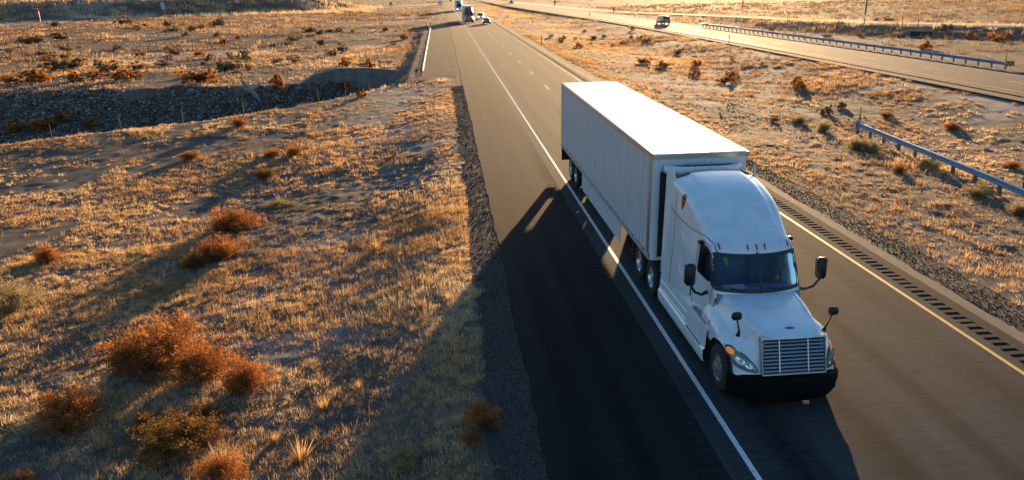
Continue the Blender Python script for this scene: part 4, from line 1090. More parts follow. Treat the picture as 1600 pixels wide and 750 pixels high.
near_shrub(320, 655, 60, 34, 'olive', 'small olive tuft tucked between the big rusty clump and the dark olive shrub')
near_shrub(225, 672, 45, 42, 'rust', 'thin reddish sprig beside the dark olive shrub')
near_shrub(350, 757, 100, 62, 'rust', 'rusty shrub cut off by the bottom edge of the picture')
near_shrub(28, 760, 70, 40, 'brown', 'dry brown brush in the bottom left corner of the picture')
near_shrub(20, 482, 90, 58, 'pale', 'broad straw coloured bush at the left edge of the picture')
near_shrub(362, 358, 95, 42, 'rust', 'wide rusty shrub halfway up the slope, upper one of a close pair')
near_shrub(342, 402, 75, 46, 'rust', 'rusty shrub halfway up the slope, lower one of a close pair')
near_shrub(300, 417, 48, 26, 'olive', 'small olive bush left of the close pair halfway up the slope')
near_shrub(75, 408, 48, 32, 'rust', 'round orange shrub alone in the pale grass at the left')
near_shrub(460, 243, 30, 22, 'rust', 'dark round bush right of its paler neighbour on the slope below the wash')
near_shrub(425, 245, 34, 16, 'rust', 'low bush left of a dark round one on the slope below the wash')
near_shrub(415, 277, 40, 20, 'olive', 'low olive bush on the slope under the pair of round bushes')
near_shrub(298, 247, 36, 16, 'rust', 'rust coloured bush alone in the middle of the tufted slope below the wash')
near_shrub(375, 197, 34, 18, 'rust', 'orange bush by the pale patch at the end of the wash')
near_shrub(752, 662, 78, 42, 'rust', 'low spreading orange weed growing on the dark gravel beside the road')
near_shrub(735, 690, 40, 22, 'rust', 'small orange weed at the lower end of the spreading weed on dark gravel')
near_shrub(435, 322, 50, 14, 'pale', 'flat straw bush lying across the slope')
near_shrub(632, 722, 70, 34, 'pale', 'rounded straw mound by the gravel near the bottom of the picture')
near_shrub(1340, 233, 48, 24, 'pale', 'pale green bush in front of the median guardrail end, left one of two')
near_shrub(1362, 237, 40, 22, 'pale', 'pale green bush in front of the median guardrail end, right one of two')
near_shrub(1530, 306, 50, 26, 'pale', 'grey green bush between road and median guardrail')
near_shrub(1592, 335, 40, 26, 'pale', 'yellow green bush at the right edge of the picture below the median guardrail')
near_shrub(1450, 262, 42, 18, 'pale', 'thin yellow bush near the middle of the median guardrail')
near_shrub(1405, 268, 30, 14, 'rust', 'small orange bush below the median guardrail beside the thin yellow bush')
near_shrub(1286, 205, 30, 20, 'pale', 'straw bush left of the median guardrail end')
near_shrub(1248, 192, 28, 16, 'pale', 'small straw bush left of the bush at the median guardrail end')
near_shrub(1488, 202, 34, 14, 'rust', 'rusty bush behind the middle of the median guardrail')
near_shrub(1385, 182, 26, 11, 'rust', 'low rusty bush behind the yellow banded marker post')
near_shrub(1578, 262, 34, 14, 'rust', 'rusty bush behind the median guardrail at the right edge')
for i, (x, y, h) in enumerate([(588, 392, 26), (530, 265, 24), (625, 402, 16), (590, 305, 14), (545, 340, 12), (618, 312, 14), (250, 452, 26), (130, 462, 22), (232, 400, 24), (505, 640, 34), (470, 720, 48), (290, 500, 22),
     (350, 735, 60), (95, 445, 20), (430, 690, 26), (660, 480, 20), (700, 470, 22), (645, 520, 18), (560, 610, 26), (160, 700, 40), (600, 345, 14), (205, 425, 14), (660, 395, 14), (690, 390, 14), (672, 318, 12)]):
    bunchgrass(x, y, h, 'straw coloured bunchgrass tuft standing taller than the dry grass around it')
# shrubs farther off: seen singly, at pixels read off the photograph, then filled in between
FL = [('rust', 60, 128, 60, 18), ('rust', 22, 130, 34, 12), ('brown', 85, 112, 55, 18), ('brown', 120, 108, 50, 16), ('brown', 170, 112, 42, 16), ('brown', 215, 110, 26, 12), ('rust', 115, 128, 34, 14), ('rust', 200, 125, 60, 14), ('rust', 150, 123, 36, 10),
      ('rust', 300, 130, 50, 20), ('rust', 325, 128, 34, 18), ('brown', 95, 64, 34, 12), ('brown', 52, 68, 30, 10), ('brown', 195, 38, 30, 10), ('brown', 86, 42, 22, 8), ('brown', 262, 42, 20, 9), ('brown', 342, 42, 28, 12), ('brown', 272, 50, 22, 8),
      ('brown', 300, 50, 20, 9), ('pale', 365, 96, 22, 15), ('pale', 384, 97, 26, 18), ('pale', 390, 110, 20, 12), ('brown', 350, 112, 26, 12), ('brown', 327, 96, 24, 11), ('rust', 435, 140, 34, 22), ('brown', 370, 108, 26, 12), ('rust', 540, 104, 28, 12),
      ('rust', 575, 110, 22, 14), ('brown', 520, 88, 22, 10), ('brown', 535, 82, 20, 12), ('brown', 460, 66, 26, 9), ('pale', 462, 98, 30, 12), ('rust', 100, 190, 40, 16), ('rust', 62, 205, 50, 20), ('rust', 25, 206, 40, 16), ('rust', 140, 198, 30, 12),
      ('rust', 565, 152, 22, 10), ('rust', 540, 138, 28, 12), ('rust', 630, 62, 22, 8), ('brown', 485, 50, 24, 7), ('brown', 530, 50, 20, 6)]
for k, x, y, wpx, hpx in FL:
    q, dep = at(x, y); far_shrub(q.x, q.y, wpx/CAM_F*dep, hpx/CAM_F*dep, k, {'rust': 'rusty bush on the flat around the rocky wash, away from the road', 'brown': 'grey brown sagebrush on the open flat beyond the rocky wash', 'pale': 'pale round bush on the flat near the concrete chute'}[k],
              {'rust': 'rusty bushes around the wash', 'brown': 'sagebrush on the flat', 'pale': 'pale bushes near the chute'}[k])
MLAB = {k: c+' low bush in the grass median, clear of the guardrail' for k, c in (('rust', 'rusty'), ('brown', 'brown'), ('pale', 'pale'))}
FLAB = {'rust': 'rusty bush on the flat around the rocky wash, away from the road', 'brown': 'grey brown sagebrush on the open flat beyond the rocky wash', 'pale': 'pale round bush on the flat near the concrete chute'}
FGRP = {'rust': 'rusty bushes around the wash', 'brown': 'sagebrush on the flat', 'pale': 'pale bushes near the chute'}
ML = [('rust', 1008, 100, 26, 10), ('rust', 1036, 106, 30, 10), ('rust', 1090, 106, 22, 10), ('rust', 1085, 120, 26, 10), ('rust', 1145, 120, 28, 10), ('rust', 1135, 130, 36, 12), ('rust', 1245, 132, 26, 10), ('brown', 1010, 66, 18, 7), ('brown', 975, 70, 16, 6), ('brown', 930, 62, 16, 6), ('brown', 1060, 85, 20, 8),
      ('brown', 1290, 178, 26, 12), ('brown', 1210, 190, 18, 9), ('rust', 905, 75, 16, 7), ('brown', 880, 62, 14, 6)]
for k, x, y, wpx, hpx in ML:
    q, dep = at(x, y); far_shrub(q.x, q.y, wpx/CAM_F*dep, hpx/CAM_F*dep, k, MLAB[k], 'bushes in the median')
def fill(n, box, kinds, wr, hr, label, group, dens=None):
    c = 0; t = 0
    while c < n and t < n*60:
        t += 1; x, y = random.uniform(box[0], box[1]), random.uniform(box[2], box[3]); xa, ya = np.array([x]), np.array([y])
        if not (offroad(xa, ya)[0] and inview(xa, ya)[0]) or wash(xa, ya)[0] < -.1: continue
        if random.random() > sstep(.35, .65, vnoise(xa, ya, 12, 81))[0]+.05: continue
        wd = random.uniform(*wr); kk = random.choice(kinds); far_shrub(x, y, wd, wd*random.uniform(*hr), kk, label[kk] if isinstance(label, dict) else label, group[kk] if isinstance(group, dict) else group); c += 1
fill(80, (-190, -6, 84, 240), ['brown', 'brown', 'brown', 'rust'], (1.0, 2.6), (.3, .45), FLAB, FGRP)
fill(26, (18, 42, 55, 240), ['rust', 'pale', 'brown'], (.6, 1.5), (.4, .55), MLAB, 'bushes in the median')
fill(52, (60, 150, 64, 150), ['brown', 'brown', 'rust'], (1.2, 2.6), (.28, .42), 'dusky scrub bush in the ditch beyond the far roadway guardrail', 'scrub beyond the far guardrail')
# ------------------------------------------------------------------ rocks of the wash, concrete, fences
CONC = mat('weathered_concrete', (.27, .255, .24), .9, var=.25, vscale=2.5, bump=.3, col2=(.40, .38, .355))
GALV = mat('galvanised_steel', (.15, .27, .40), .45, metal=.25, var=.15, vscale=5)  # blue in the base colour stands in for reflected sky
POSTW = mat('weathered_wood_post', (.16, .12, .09), .9, var=.3, vscale=8)
STEELP = mat('dark_steel_post', (.022, .019, .017), .8, spec=.2)
ROCK = plant_mat('riprap_stone', [(.09, .035, .022), (.09, .052, .036), (.11, .095, .082), (.19, .175, .16), (.34, .33, .31)], 0.)
def stones():
    t = (1+5**.5)/2; ico = np.array([(-1,t,0),(1,t,0),(-1,-t,0),(1,-t,0),(0,-1,t),(0,1,t),(0,-1,-t),(0,1,-t),(t,0,-1),(t,0,1),(-t,0,-1),(-t,0,1)])/1.9
    fc = np.array([(0,11,5),(0,5,1),(0,1,7),(0,7,10),(0,10,11),(1,5,9),(5,11,4),(11,10,2),(10,7,6),(7,1,8),(3,9,4),(3,4,2),(3,2,6),(3,6,8),(3,8,9),(4,9,5),(2,4,11),(6,2,10),(8,6,7),(9,8,1)])
    x = rng.uniform(-60, -8.5, 40000); f = rng.uniform(0, 1, 40000); ft = np.interp(x, NX, FT); fr = np.interp(x, NX, FRm)
    y = ft-2.2+(fr-ft+1.6)*f; k = (vnoise(x, y, 5, 91)+.55*(1-f) > .30) & (rng.uniform(0, 1, 40000) < .9); x, y = x[k], y[k]; n = len(x)
    z = height(x, y); s_ = rng.uniform(.07, .18, n)*(.7+.6*rng.uniform(0, 1, n)**2)
    V = ico[None]*s_[:, None, None]*rng.uniform(.6, 1.25, (n, 1, 3))*rng.uniform(.8, 1.15, (n, 12, 1))
    a_ = rng.uniform(0, 6.28, n)[:, None]; vx = V[..., 0]*np.cos(a_)-V[..., 1]*np.sin(a_); vy = V[..., 0]*np.sin(a_)+V[..., 1]*np.cos(a_)
    V = np.stack([vx+x[:, None], vy+y[:, None], V[..., 2]*.8+z[:, None]+.04], -1)
    F = (np.arange(n)[:, None, None]*12+fc[None]).reshape(-1, 3)
    tone = np.repeat(np.clip(rng.beta(1.3, 1.6, n), 0, 1), 12)
    o = np_mesh('riprap', V.reshape(-1, 3), F, ROCK, tone=tone); o['kind'] = 'stuff'
stones()
# concrete chute down the far bank, and the culvert wing wall
def plate(name, quad, th, label, cat):
    a_ = [Vector(q) for q in quad]; n = (a_[1]-a_[0]).cross(a_[3]-a_[0]).normalized()
    vs = [tuple(q) for q in a_]+[tuple(q-n*th) for q in a_]
    return MB().add(vs, [(0, 1, 2, 3), (7, 6, 5, 4)]+[(i, 4+i, 4+(i+1) % 4, (i+1) % 4) for i in range(4)])
q1, _ = at(381, 139); q2, _ = at(402, 135); q3, _ = at(436, 163); q4, _ = at(408, 165)
ch = thing('concrete_chute', 'pale concrete drain chute running down the rocky bank of the wash', 'drain chute', (q1.x, q1.y, q1.z))
def rel(q, dz=0., o=None): o = o or q1; return (q.x-o.x, q.y-o.y, q.z-o.z+dz)
plate('slab', [rel(q1, .16), rel(q4, .16), rel(q3, .16), rel(q2, .16)], .35, '', '').build('chute_slab', CONC, ch)
for k, (pa, pb) in enumerate(((q1, q4), (q2, q3))):
    d = Vector((-.12, 0, 0)) if k == 0 else Vector((.12, 0, 0))
    plate('s', [rel(pa, .42), rel(pb, .42), rel(pb+d, .42), rel(pa+d, .42)], .7, '', '').build('chute_curb', CONC, ch)
WALLC = mat('dark_grey_concrete', (.13, .125, .12), .9, var=.35, vscale=1.5, bump=.3, col2=(.22, .21, .20))  # wall face, darker than the concrete of coping and chute
c0 = Vector((-13.4, 79.0, -1.75))
ww = thing('culvert_wing_wall', 'dark concrete wing wall sloping down from the highway culvert into the wash', 'culvert wall', tuple(c0))
wl = MB(); top = [(-2.4, -1.8, .55), (.2, .3, 2.1), (2.4, 1.6, 2.55), (5.4, 2.6, 2.4), (8.6, 3.2, 2.0)]
vs = []
for dx, dy, h in top: vs += [(dx, dy, h), (dx, dy, -1.0), (dx-.18, dy+.25, h), (dx-.18, dy+.25, -1.0)]
fs = []
for i in range(4):
    a_, b_ = 4*i, 4*i+4; fs += [(a_, a_+1, b_+1, b_), (a_+2, b_+2, b_+3, a_+3), (a_, b_, b_+2, a_+2)]
wl.add(vs, fs+[(0, 2, 3, 1), (16, 17, 19, 18)]).build('wall_face', WALLC, ww)
cp = MB()
for i in range(4):
    p1 = Vector(top[i]); p2 = Vector(top[i+1]); 
    cp.add([(p1.x-.24, p1.y+.31, p1.z+.004), (p1.x+.05, p1.y-.06, p1.z+.004), (p2.x+.05, p2.y-.06, p2.z+.004), (p2.x-.24, p2.y+.31, p2.z+.004),
            (p1.x-.24, p1.y+.31, p1.z+.10), (p1.x+.05, p1.y-.06, p1.z+.10), (p2.x+.05, p2.y-.06, p2.z+.10), (p2.x-.24, p2.y+.31, p2.z+.10)],
           [(0, 3, 2, 1), (4, 5, 6, 7), (0, 1, 5, 4), (1, 2, 6, 5), (2, 3, 7, 6), (3, 0, 4, 7)])
cp.build('coping', CONC, ww)

def fence(pix, label, h=1.45):
    pts = [at(*q)[0] for q in pix]; o = pts[0]
    t = thing('wire_fence', label, 'fence', tuple(o))
    for q in pts:
        r_ = rel(q, 0, o); MB().box(r_[0]-.04, r_[0]+.04, r_[1]-.04, r_[1]+.04, r_[2]-.3, r_[2]+h).build('post', STEELP, t)
    for z in (.35, .7, 1.05, 1.35):
        MB().tube([rel(q, z, o) for q in pts], .006, 4).build('wire', STEELP, t)
    return t
def fence_xy(xs, ys, label, h=1.25):
    pts = [Vector((x, y, hz(x, y))) for x, y in zip(xs, ys)]; o = pts[0]
    t = thing('wire_fence', label, 'fence', tuple(o))
    for q in pts:
        r_ = rel(q, 0, o); MB().box(r_[0]-.024, r_[0]+.024, r_[1]-.024, r_[1]+.024, r_[2]-.3, r_[2]+h).build('post', STEELP, t)
    for z in (.35, .65, .95, 1.2): MB().tube([rel(q, z, o) for q in pts], .005, 4).build('wire', STEELP, t)
xs = np.arange(-62, -4, 3.3); fence_xy(xs, np.interp(xs, NX, FRm)+1.0, 'thin wire fence along the far rim of the rocky wash')
xs = np.concatenate([np.arange(-44, -12, 3.6), [-10.5, -8.6, -6.9, -5.4]]); fence_xy(xs, np.interp(xs, NX, NR)-.9, 'thin wire fence along the near rim of the rocky wash')
fence([(1150, 36), (1190, 38), (1230, 38), (1270, 39), (1310, 40), (1350, 41), (1409, 45), (1434, 43)], 'thin wire fence at the foot of the raised road beyond the far roadway', 1.3)
b0 = at(1438, 56)[0]
cv = thing('box_culvert', 'small concrete box culvert opening under the raised road on the far side', 'culvert', (b0.x, b0.y, b0.z-.1), -.55)
cv.scale = (.62, .62, .58); CONC2 = mat('old_grey_concrete', (.16, .15, .14), .9, var=.3, vscale=2)
MB().box(-2.9, 3.2, 0, .5, 1.35, 1.75).build('lintel', CONC2, cv)
MB().box(2.75, 3.2, 0, .5, -.3, 1.35).build('jamb', CONC2, cv); MB().box(-2.9, -2.45, 0, .5, -.3, 1.35).build('jamb', CONC2, cv)
MB().box(-2.45, 2.75, .45, .5, -.3, 1.35).build('opening_shade', SEAM, cv)  # near-black sheet paints the shade inside the culvert
MB().add([(-2.9, 0, 1.75), (-5.2, -2.0, .2), (-5.2, -2.0, -.4), (-2.9, 0, -.4), (-2.9, .3, 1.75), (-5.4, -1.8, .2), (-5.4, -1.8, -.4), (-2.9, .3, -.4)],
         [(0, 1, 2, 3), (4, 7, 6, 5), (0, 4, 5, 1), (1, 5, 6, 2)]).build('wing_wall', CONC2, cv)

# ------------------------------------------------------------------ guardrails
WB = [(-.155, .0), (-.14, .03), (-.105, .08), (-.07, .08), (-.035, .03), (0, .0), (.035, .03), (.07, .08), (.105, .08), (.14, .03), (.155, .0)]
def guardrail(pts, label, side, post_m, every=1.905, rail_z=.62):
    """W-beam rail on posts along a ground polyline; side = direction of its face across the line"""
    pts = [np.array(q[:2], float) for q in pts]; o = pts[0]; oz = hz(*o)
    t = thing('guardrail', label, 'guardrail', (o[0], o[1], oz))
    P = []; 
    for a_, b_ in zip(pts[:-1], pts[1:]):
        k = max(1, round(np.hypot(*(b_-a_))/every)); P += [a_+(b_-a_)*i/k for i in range(k)]
    P.append(pts[-1]); P = np.array(P); T = np.gradient(P, axis=0); T /= np.linalg.norm(T, axis=1)[:, None]; N = np.stack([T[:, 1], -T[:, 0]], -1)*side
    zz = height(P[:, 0], P[:, 1]); k = min(9, len(P)); zz = np.convolve(np.pad(zz, k//2, 'edge'), np.ones(k)/k, 'valid')[:len(P)]
    G = []
    for q, n_, z in zip(P, N, zz):
        G.append([(q[0]-o[0]+n_[0]*(.10+d), q[1]-o[1]+n_[1]*(.10+d), z-oz+rail_z+v) for v, d in WB] + [(q[0]-o[0]+n_[0]*(.09+d), q[1]-o[1]+n_[1]*(.09+d), z-oz+rail_z+v) for v, d in WB[::-1]])
    G = np.array(G); G = np.concatenate([G, G[:, :1]], 1)
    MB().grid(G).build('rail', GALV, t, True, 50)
    proto = None
    for q, n_, z in zip(P[::1], N, zz):
        a_ = math.atan2(n_[1], n_[0])
        if proto is None:
            me = MB().box(-.16, -.02, -.075, .075, -.6, .80, 0, .01).build('post', post_m, t); proto = me; o2 = me
            bl = MB().box(-.02, .10, -.06, .06, .46, .78).build('spacer_block', post_m, o2); pb = bl
        else:
            o2 = proto.copy(); COL.objects.link(o2); bl = pb.copy(); COL.objects.link(bl); bl.parent = o2
        o2.location = (q[0]-o[0], q[1]-o[1], z-oz); o2.rotation_euler = (0, 0, a_)
    return t, P, N, zz
m0, _ = at(1337, 209); m1, _ = at(1600, 322)
dm_ = (m1-m0); m2 = m1+dm_*.8
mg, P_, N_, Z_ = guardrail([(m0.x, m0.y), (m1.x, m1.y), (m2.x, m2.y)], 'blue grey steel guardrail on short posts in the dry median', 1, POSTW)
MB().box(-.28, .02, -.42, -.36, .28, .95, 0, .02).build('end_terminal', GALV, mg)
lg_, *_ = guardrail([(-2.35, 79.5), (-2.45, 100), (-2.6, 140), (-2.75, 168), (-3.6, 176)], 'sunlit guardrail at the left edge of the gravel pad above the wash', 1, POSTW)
fp = [(54.0, 70.0), (54.3, 90), (54.2, 115), (53.9, 140), (53.6, 158)]
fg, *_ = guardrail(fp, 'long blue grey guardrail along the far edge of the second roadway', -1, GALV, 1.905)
HAZ = bpy.data.materials.new('hazard_stripes'); HAZ.use_nodes = True
n_ = HAZ.node_tree; b_ = n_.nodes['Principled BSDF']; tc = n_.nodes.new('ShaderNodeTexCoord'); wv = n_.nodes.new('ShaderNodeTexWave'); wv.bands_direction = 'DIAGONAL'; wv.inputs['Scale'].default_value = 1.6
mp = n_.nodes.new('ShaderNodeMapping'); mp.inputs['Scale'].default_value = (1, 0, 1); n_.links.new(tc.outputs['Object'], mp.inputs[0]); n_.links.new(mp.outputs[0], wv.inputs[0])
rp = n_.nodes.new('ShaderNodeValToRGB'); rp.color_ramp.interpolation = 'CONSTANT'; rp.color_ramp.elements[0].color = (.02, .02, .02, 1); rp.color_ramp.elements[1].color = (.75, .38, .02, 1); rp.color_ramp.elements[1].position = .5
n_.links.new(wv.outputs[0], rp.inputs[0]); n_.links.new(rp.outputs[0], b_.inputs['Base Color'])
hm_ = MB().box(-.16, .70, -.32, -.29, .36, .88).build('hazard_marker', HAZ, fg)

# ------------------------------------------------------------------ posts, signs, poles
def marker_post(px, py, hpx, label, band=None, m=None, name='marker_post', cat='marker post'):
    q, dep = at(px, py); h = hpx/CAM_F*dep; t = thing(name, label, cat, (q.x, q.y, q.z))
    w_ = max(.035, .0006*dep*.8)
    MB().box(-w_, w_, -.02, .02, -.3, h, 0, .005).build('post', m or STEELP, t)
    if band:
        for i in range(3): MB().box(-w_-.012, w_+.012, -.026, .026, h-.10-.16*i-.07, h-.10-.16*i+.03).build('reflector', band, t)
    return t
YEL = mat('yellow_reflector', (.80, .50, .02), .4); ORG = mat('orange_reflector', (.85, .30, .02), .4)
marker_post(1341, 205, 37, 'dark marker post with yellow bands at the end of the median guardrail', YEL)
marker_post(1598, 298, 36, 'marker post with orange top beside the median guardrail at the picture edge', ORG)
marker_post(846, 70, 14, 'thin dark marker post on the median edge of the main road')
marker_post(1139, 68, 13, 'thin dark marker post on the median edge of the second roadway')
marker_post(921, 26, 6, 'tiny dark marker post far along the edge of the second roadway')
marker_post(1571, 99, 15, 'dark post with yellow reflectors behind the striped end of the far guardrail', YEL)
marker_post(673, 45, 9, 'thin post at the far end of the guardrail above the wash')
for i, (x, y) in enumerate(((141, 28), (198, 27))): marker_post(x, y, 6, ('white marker post by the ramp, nearer to the red sign', 'white marker post by the ramp, nearer to the tall pale sign')[i], None, mat('white_post_%d' % i if False else 'white_post', (.6, .6, .6), .6))
for i, (x, y, hh) in enumerate(((566, 122, 16), (577, 118, 16), (586, 112, 18), (594, 110, 16))): marker_post(x, y, hh, 'thin steel stake in the cluster where the wash fences meet the road bank', None, None, 'steel_stake', 'stake')['group'] = 'stakes where the fences meet'
def sign(px, py, wpx, hpx, postpx, panel, label, two=False, shape='rect', marks=None, rz=0.):
    q, dep = at(px, py); k = dep/CAM_F; w_, h, p = wpx*k, hpx*k, postpx*k
    t = thing('road_sign', label, 'road sign', (q.x, q.y, q.z), rz)
    pw = .05+.0002*dep
    for x in ((-w_*.35, w_*.35) if two else (0,)): MB().box(x-pw, x+pw, .03, .03+2*pw, -.3, p+h*.9).build('post', marks['post'] if marks and 'post' in marks else STEELP, t)
    if shape == 'rect': pn = MB().box(-w_/2, w_/2, -.02, .02, p, p+h, 0, .03)
    else:
        r_ = w_/2; pn = MB().prism([(r_*math.cos(a_), p+h/2+r_*math.sin(a_)) for a_ in np.linspace(0, 2*math.pi, 5 if shape == 'diamond' else 25)[:-1]], 'y', -.02, .02)
    pn.build('panel', panel, t)
    for (x0, x1, z0, z1, mm) in (marks or {}).get('boxes', []):
        MB().box(w_*(x0-.5), w_*(x1-.5), -.03, -.021, p+h*z0, p+h*z1).build('sign_mark', mm, t)
    return t
RED = mat('red_sign', (.62, .02, .04), .45); SWH = mat('sign_white', (.75, .76, .78), .5); SBL = mat('sign_grey_back', (.42, .48, .54), .5, metal=.3)
GRN = mat('green_sign', (.01, .22, .12), .5); ORS = mat('orange_sign', (.85, .28, .01), .5); BLU = mat('blue_sign', (.03, .12, .40), .5); SDK = mat('sign_dark_back', (.06, .06, .06), .6)
REDP = mat('red_post_strip', (.6, .03, .03), .5)
sign(63, 34, 6.5, 6.5, 16, RED, 'small red sign with a white mark on a red post beside the ramp', marks={'post': REDP, 'boxes': [(.25, .75, .30, .55, SWH)]})
sign(257, 27, 6, 10, 12, SBL, 'tall pale blue grey sign panel on one post beside the ramp', marks={'boxes': [(.1, .9, .64, .68, SDK), (.1, .9, .30, .34, SDK)]})
sign(422, 22, 10, 3.5, 9, SDK, 'dark low sign seen on two posts by the ramp', two=True)
sign(611, 13, 4, 4, 5, BLU, 'tiny blue sign far off at the upper edge, left of the main road')
sign(688, 10, 7, 5, 3, SWH, 'tiny white sign where the ramp meets the main road')
sign(867, 11, 4.4, 5, 5, ORS, 'round orange sign beside the second roadway', shape='round')
sign(959, 20, 2.4, 5, 3.5, GRN, 'small narrow green sign beyond the second roadway')
WOODP = mat('utility_pole_wood', (.07, .05, .038), .9, var=.3, vscale=5, stretch=(4, 4, .4))
for i, (px, py) in enumerate(((1352, 23), (1160, 14))):
    q, dep = at(px, py); t = thing('utility_pole', ('dark wooden utility pole on the field, right one of two', 'dark wooden utility pole on the field, left one of two')[i], 'utility pole', (q.x, q.y, q.z), -.5)
    MB().tube([(0, 0, -.5), (0, 0, 10.5)], [.20, .13], 10).build('pole', WOODP, t, True)
    MB().box(-1.2, 1.2, -.06, .06, 9.6, 9.75).build('cross_arm', WOODP, t)
    for x in (-1.05, -.4, .4, 1.05): MB().tube([(x, 0, 9.75), (x, 0, 9.98)], [.05, .035], 6).build('insulator', SDK, t)

# ------------------------------------------------------------------ other traffic
CARGLASS = mat('car_window', (.015, .02, .026), .06, spec=.8)
TAIL = mat('tail_lamp', (.45, .015, .01), .25); HEAD = emit('lit_headlamp', (1., .86, .62), 6.); HEADC = mat('headlamp', (.7, .7, .72), .15, metal=.6)
def car(name, label, loc, rz, paint, L=4.7, W=1.84, Hh=1.46, suv=False, lit=False):
    """car with its front toward -Y"""
    t = thing(name, label, 'car', loc, rz); h2 = L/2
    b0_, hood_z, belt = .28, .80+.12*suv, .92+.14*suv
    st_ = [(-h2, .40, .62, .78), (-h2+.10, .30, .74+.1*suv, .92), (-h2+.9, .28, hood_z+.06, .985), (-h2+1.35, .28, belt, 1.), (h2-.9, .28, belt+.04, 1.), (h2-.12, .32, belt+.0 if suv else belt-.02, .96), (h2, .42, belt-.12, .88)]
    G = []
    for y, z0, z1, w_ in st_:
        x = W/2*w_; G.append([(-x*.92, y, z0), (-x, y, z0+.16), (-x, y, z1-.12), (-x*.93, y, z1), (0, y, z1+.03), (x*.93, y, z1), (x, y, z1-.12), (x, y, z0+.16), (x*.92, y, z0), (-x*.92, y, z0)])
    g_ = MB().grid(np.array(G)); o0 = 0; g_.f.append(tuple(range(9))); g_.mi.append(0); e_ = (len(st_)-1)*10; g_.f.append(tuple(e_+i for i in range(9))); g_.mi.append(0)
    body_ = g_.build('body', paint, t, True, 40)
    ya, yb = (-h2+1.2, h2-.55) if not suv else (-h2+1.2, h2-.12)
    tops = (ya+.75, yb-.55 if not suv else yb-.25); x0 = W/2*.90; x1 = W/2*.72; zb = belt-.04
    v = [(-x0, ya, zb), (x0, ya, zb), (x0, yb, zb), (-x0, yb, zb), (-x1, tops[0], Hh-.05), (x1, tops[0], Hh-.05), (x1, tops[1], Hh-.05), (-x1, tops[1], Hh-.05)]
    MB().add(v, [(0, 1, 5, 4), (1, 2, 6, 5), (2, 3, 7, 6), (3, 0, 4, 7)]).build('window', CARGLASS, t)
    MB().box(-x1-.03, x1+.03, tops[0]-.05, tops[1]+.05, Hh-.06, Hh, 0, .05).build('roof', paint, t, True, 60)
    for sx_ in (-1, 1):
        MB().tube([(sx_*x0*1.0, ya, zb), (sx_*x1, tops[0], Hh-.04)], .04, 5).build('pillar', paint, t)
        MB().tube([(sx_*x0*1.0, yb, zb), (sx_*x1, tops[1], Hh-.04)], .05, 5).build('pillar', paint, t)
        ym = (ya+yb)/2+.15; MB().tube([(sx_*(x0+.005), ym, zb), (sx_*x1*1.02, ym, Hh-.05)], .035, 5).build('pillar', paint, t)
        MB().box(sx_*W*.36-.16, sx_*W*.36+.16, -h2-.01, -h2+.16, .60+.1*suv, .72+.12*suv, 0, .03).build('headlight', HEAD if lit else HEADC, t)
        MB().box(sx_*W*.40-.12, sx_*W*.40+.12, h2-.10, h2+.012, .72, .92, 0, .02).build('tail_light', TAIL, t)
        MB().box(sx_*(W/2+.08)-.07, sx_*(W/2+.08)+.07, ya+.30, ya+.42, belt-.02, belt+.12, 0, .03).build('mirror', BLACK, t)
        for y in (-h2+.88, h2-.92):
            wx = sx_*(W/2+.005); x_ = lambda q, sx_=sx_: -sx_*q
            w_ = MB().lathe_x([(x_(.02), .20), (x_(0), .23), (x_(.0), .30), (x_(.03), .335), (x_(.19), .335), (x_(.21), .2)], (wx, y, .335), 20).build('wheel', RUBBER, t, True, 40)
            MB().lathe_x([(x_(.02), .205), (x_(.015), .12), (x_(.0), .05), (x_(.0), .001)], (wx, y, .335), 16).build('rim', ALU, w_, True)
    MB().box(-.42, .42, -h2-.012, -h2+.1, .44, .56, 0, .02).build('grille', BLACK, t)
    return t
WCAR = mat('white_car_paint', (.72, .72, .72), .25, coat=.6); RCAR = mat('maroon_car_paint', (.16, .02, .02), .25, coat=.6)
SCAR = mat('silver_car_paint', (.40, .42, .46), .3, metal=.5, coat=.5); BCAR = mat('blue_car_paint', (.04, .08, .22), .25, coat=.6); LCAR = mat('pale_blue_car_paint', (.35, .47, .55), .3, coat=.5)
def gp(px, py): q, d = at(px, py); return (q.x, q.y, .006)
q = gp(757, 30.5); car('parked_car' if False else 'sport_utility_vehicle', 'white sport utility vehicle with lit headlamps behind the low maroon car', (10.9, q[1], .005), 0, WCAR, 4.8, 1.95, 1.75, True, True)
q = gp(764, 38); car('car', 'low maroon car with silver hood highlight leading the overtaking lane', (10.85, q[1], .005), 0, RCAR, 4.7, 1.85, 1.42)
car('car', 'tiny dark blue car far up the overtaking lane near the top of the picture', (10.9, 470, .005), 0, BCAR, lit=True)
q = gp(1017, 39); car('sport_utility_vehicle', 'backlit reddish brown vehicle driving away on the second roadway', (ecx(q[1])+1.6, q[1], .005), math.pi+.06, mat('brown_car_paint', (.22, .11, .08), .25, coat=.6), 4.8, 1.95, 1.85, True)
q = gp(785, 4); car('sport_utility_vehicle', 'tiny pale blue vehicle far along the second roadway', (ecx(430)+1.6, 430, .005), math.pi, LCAR, 5.2, 2.0, 2.0, True)

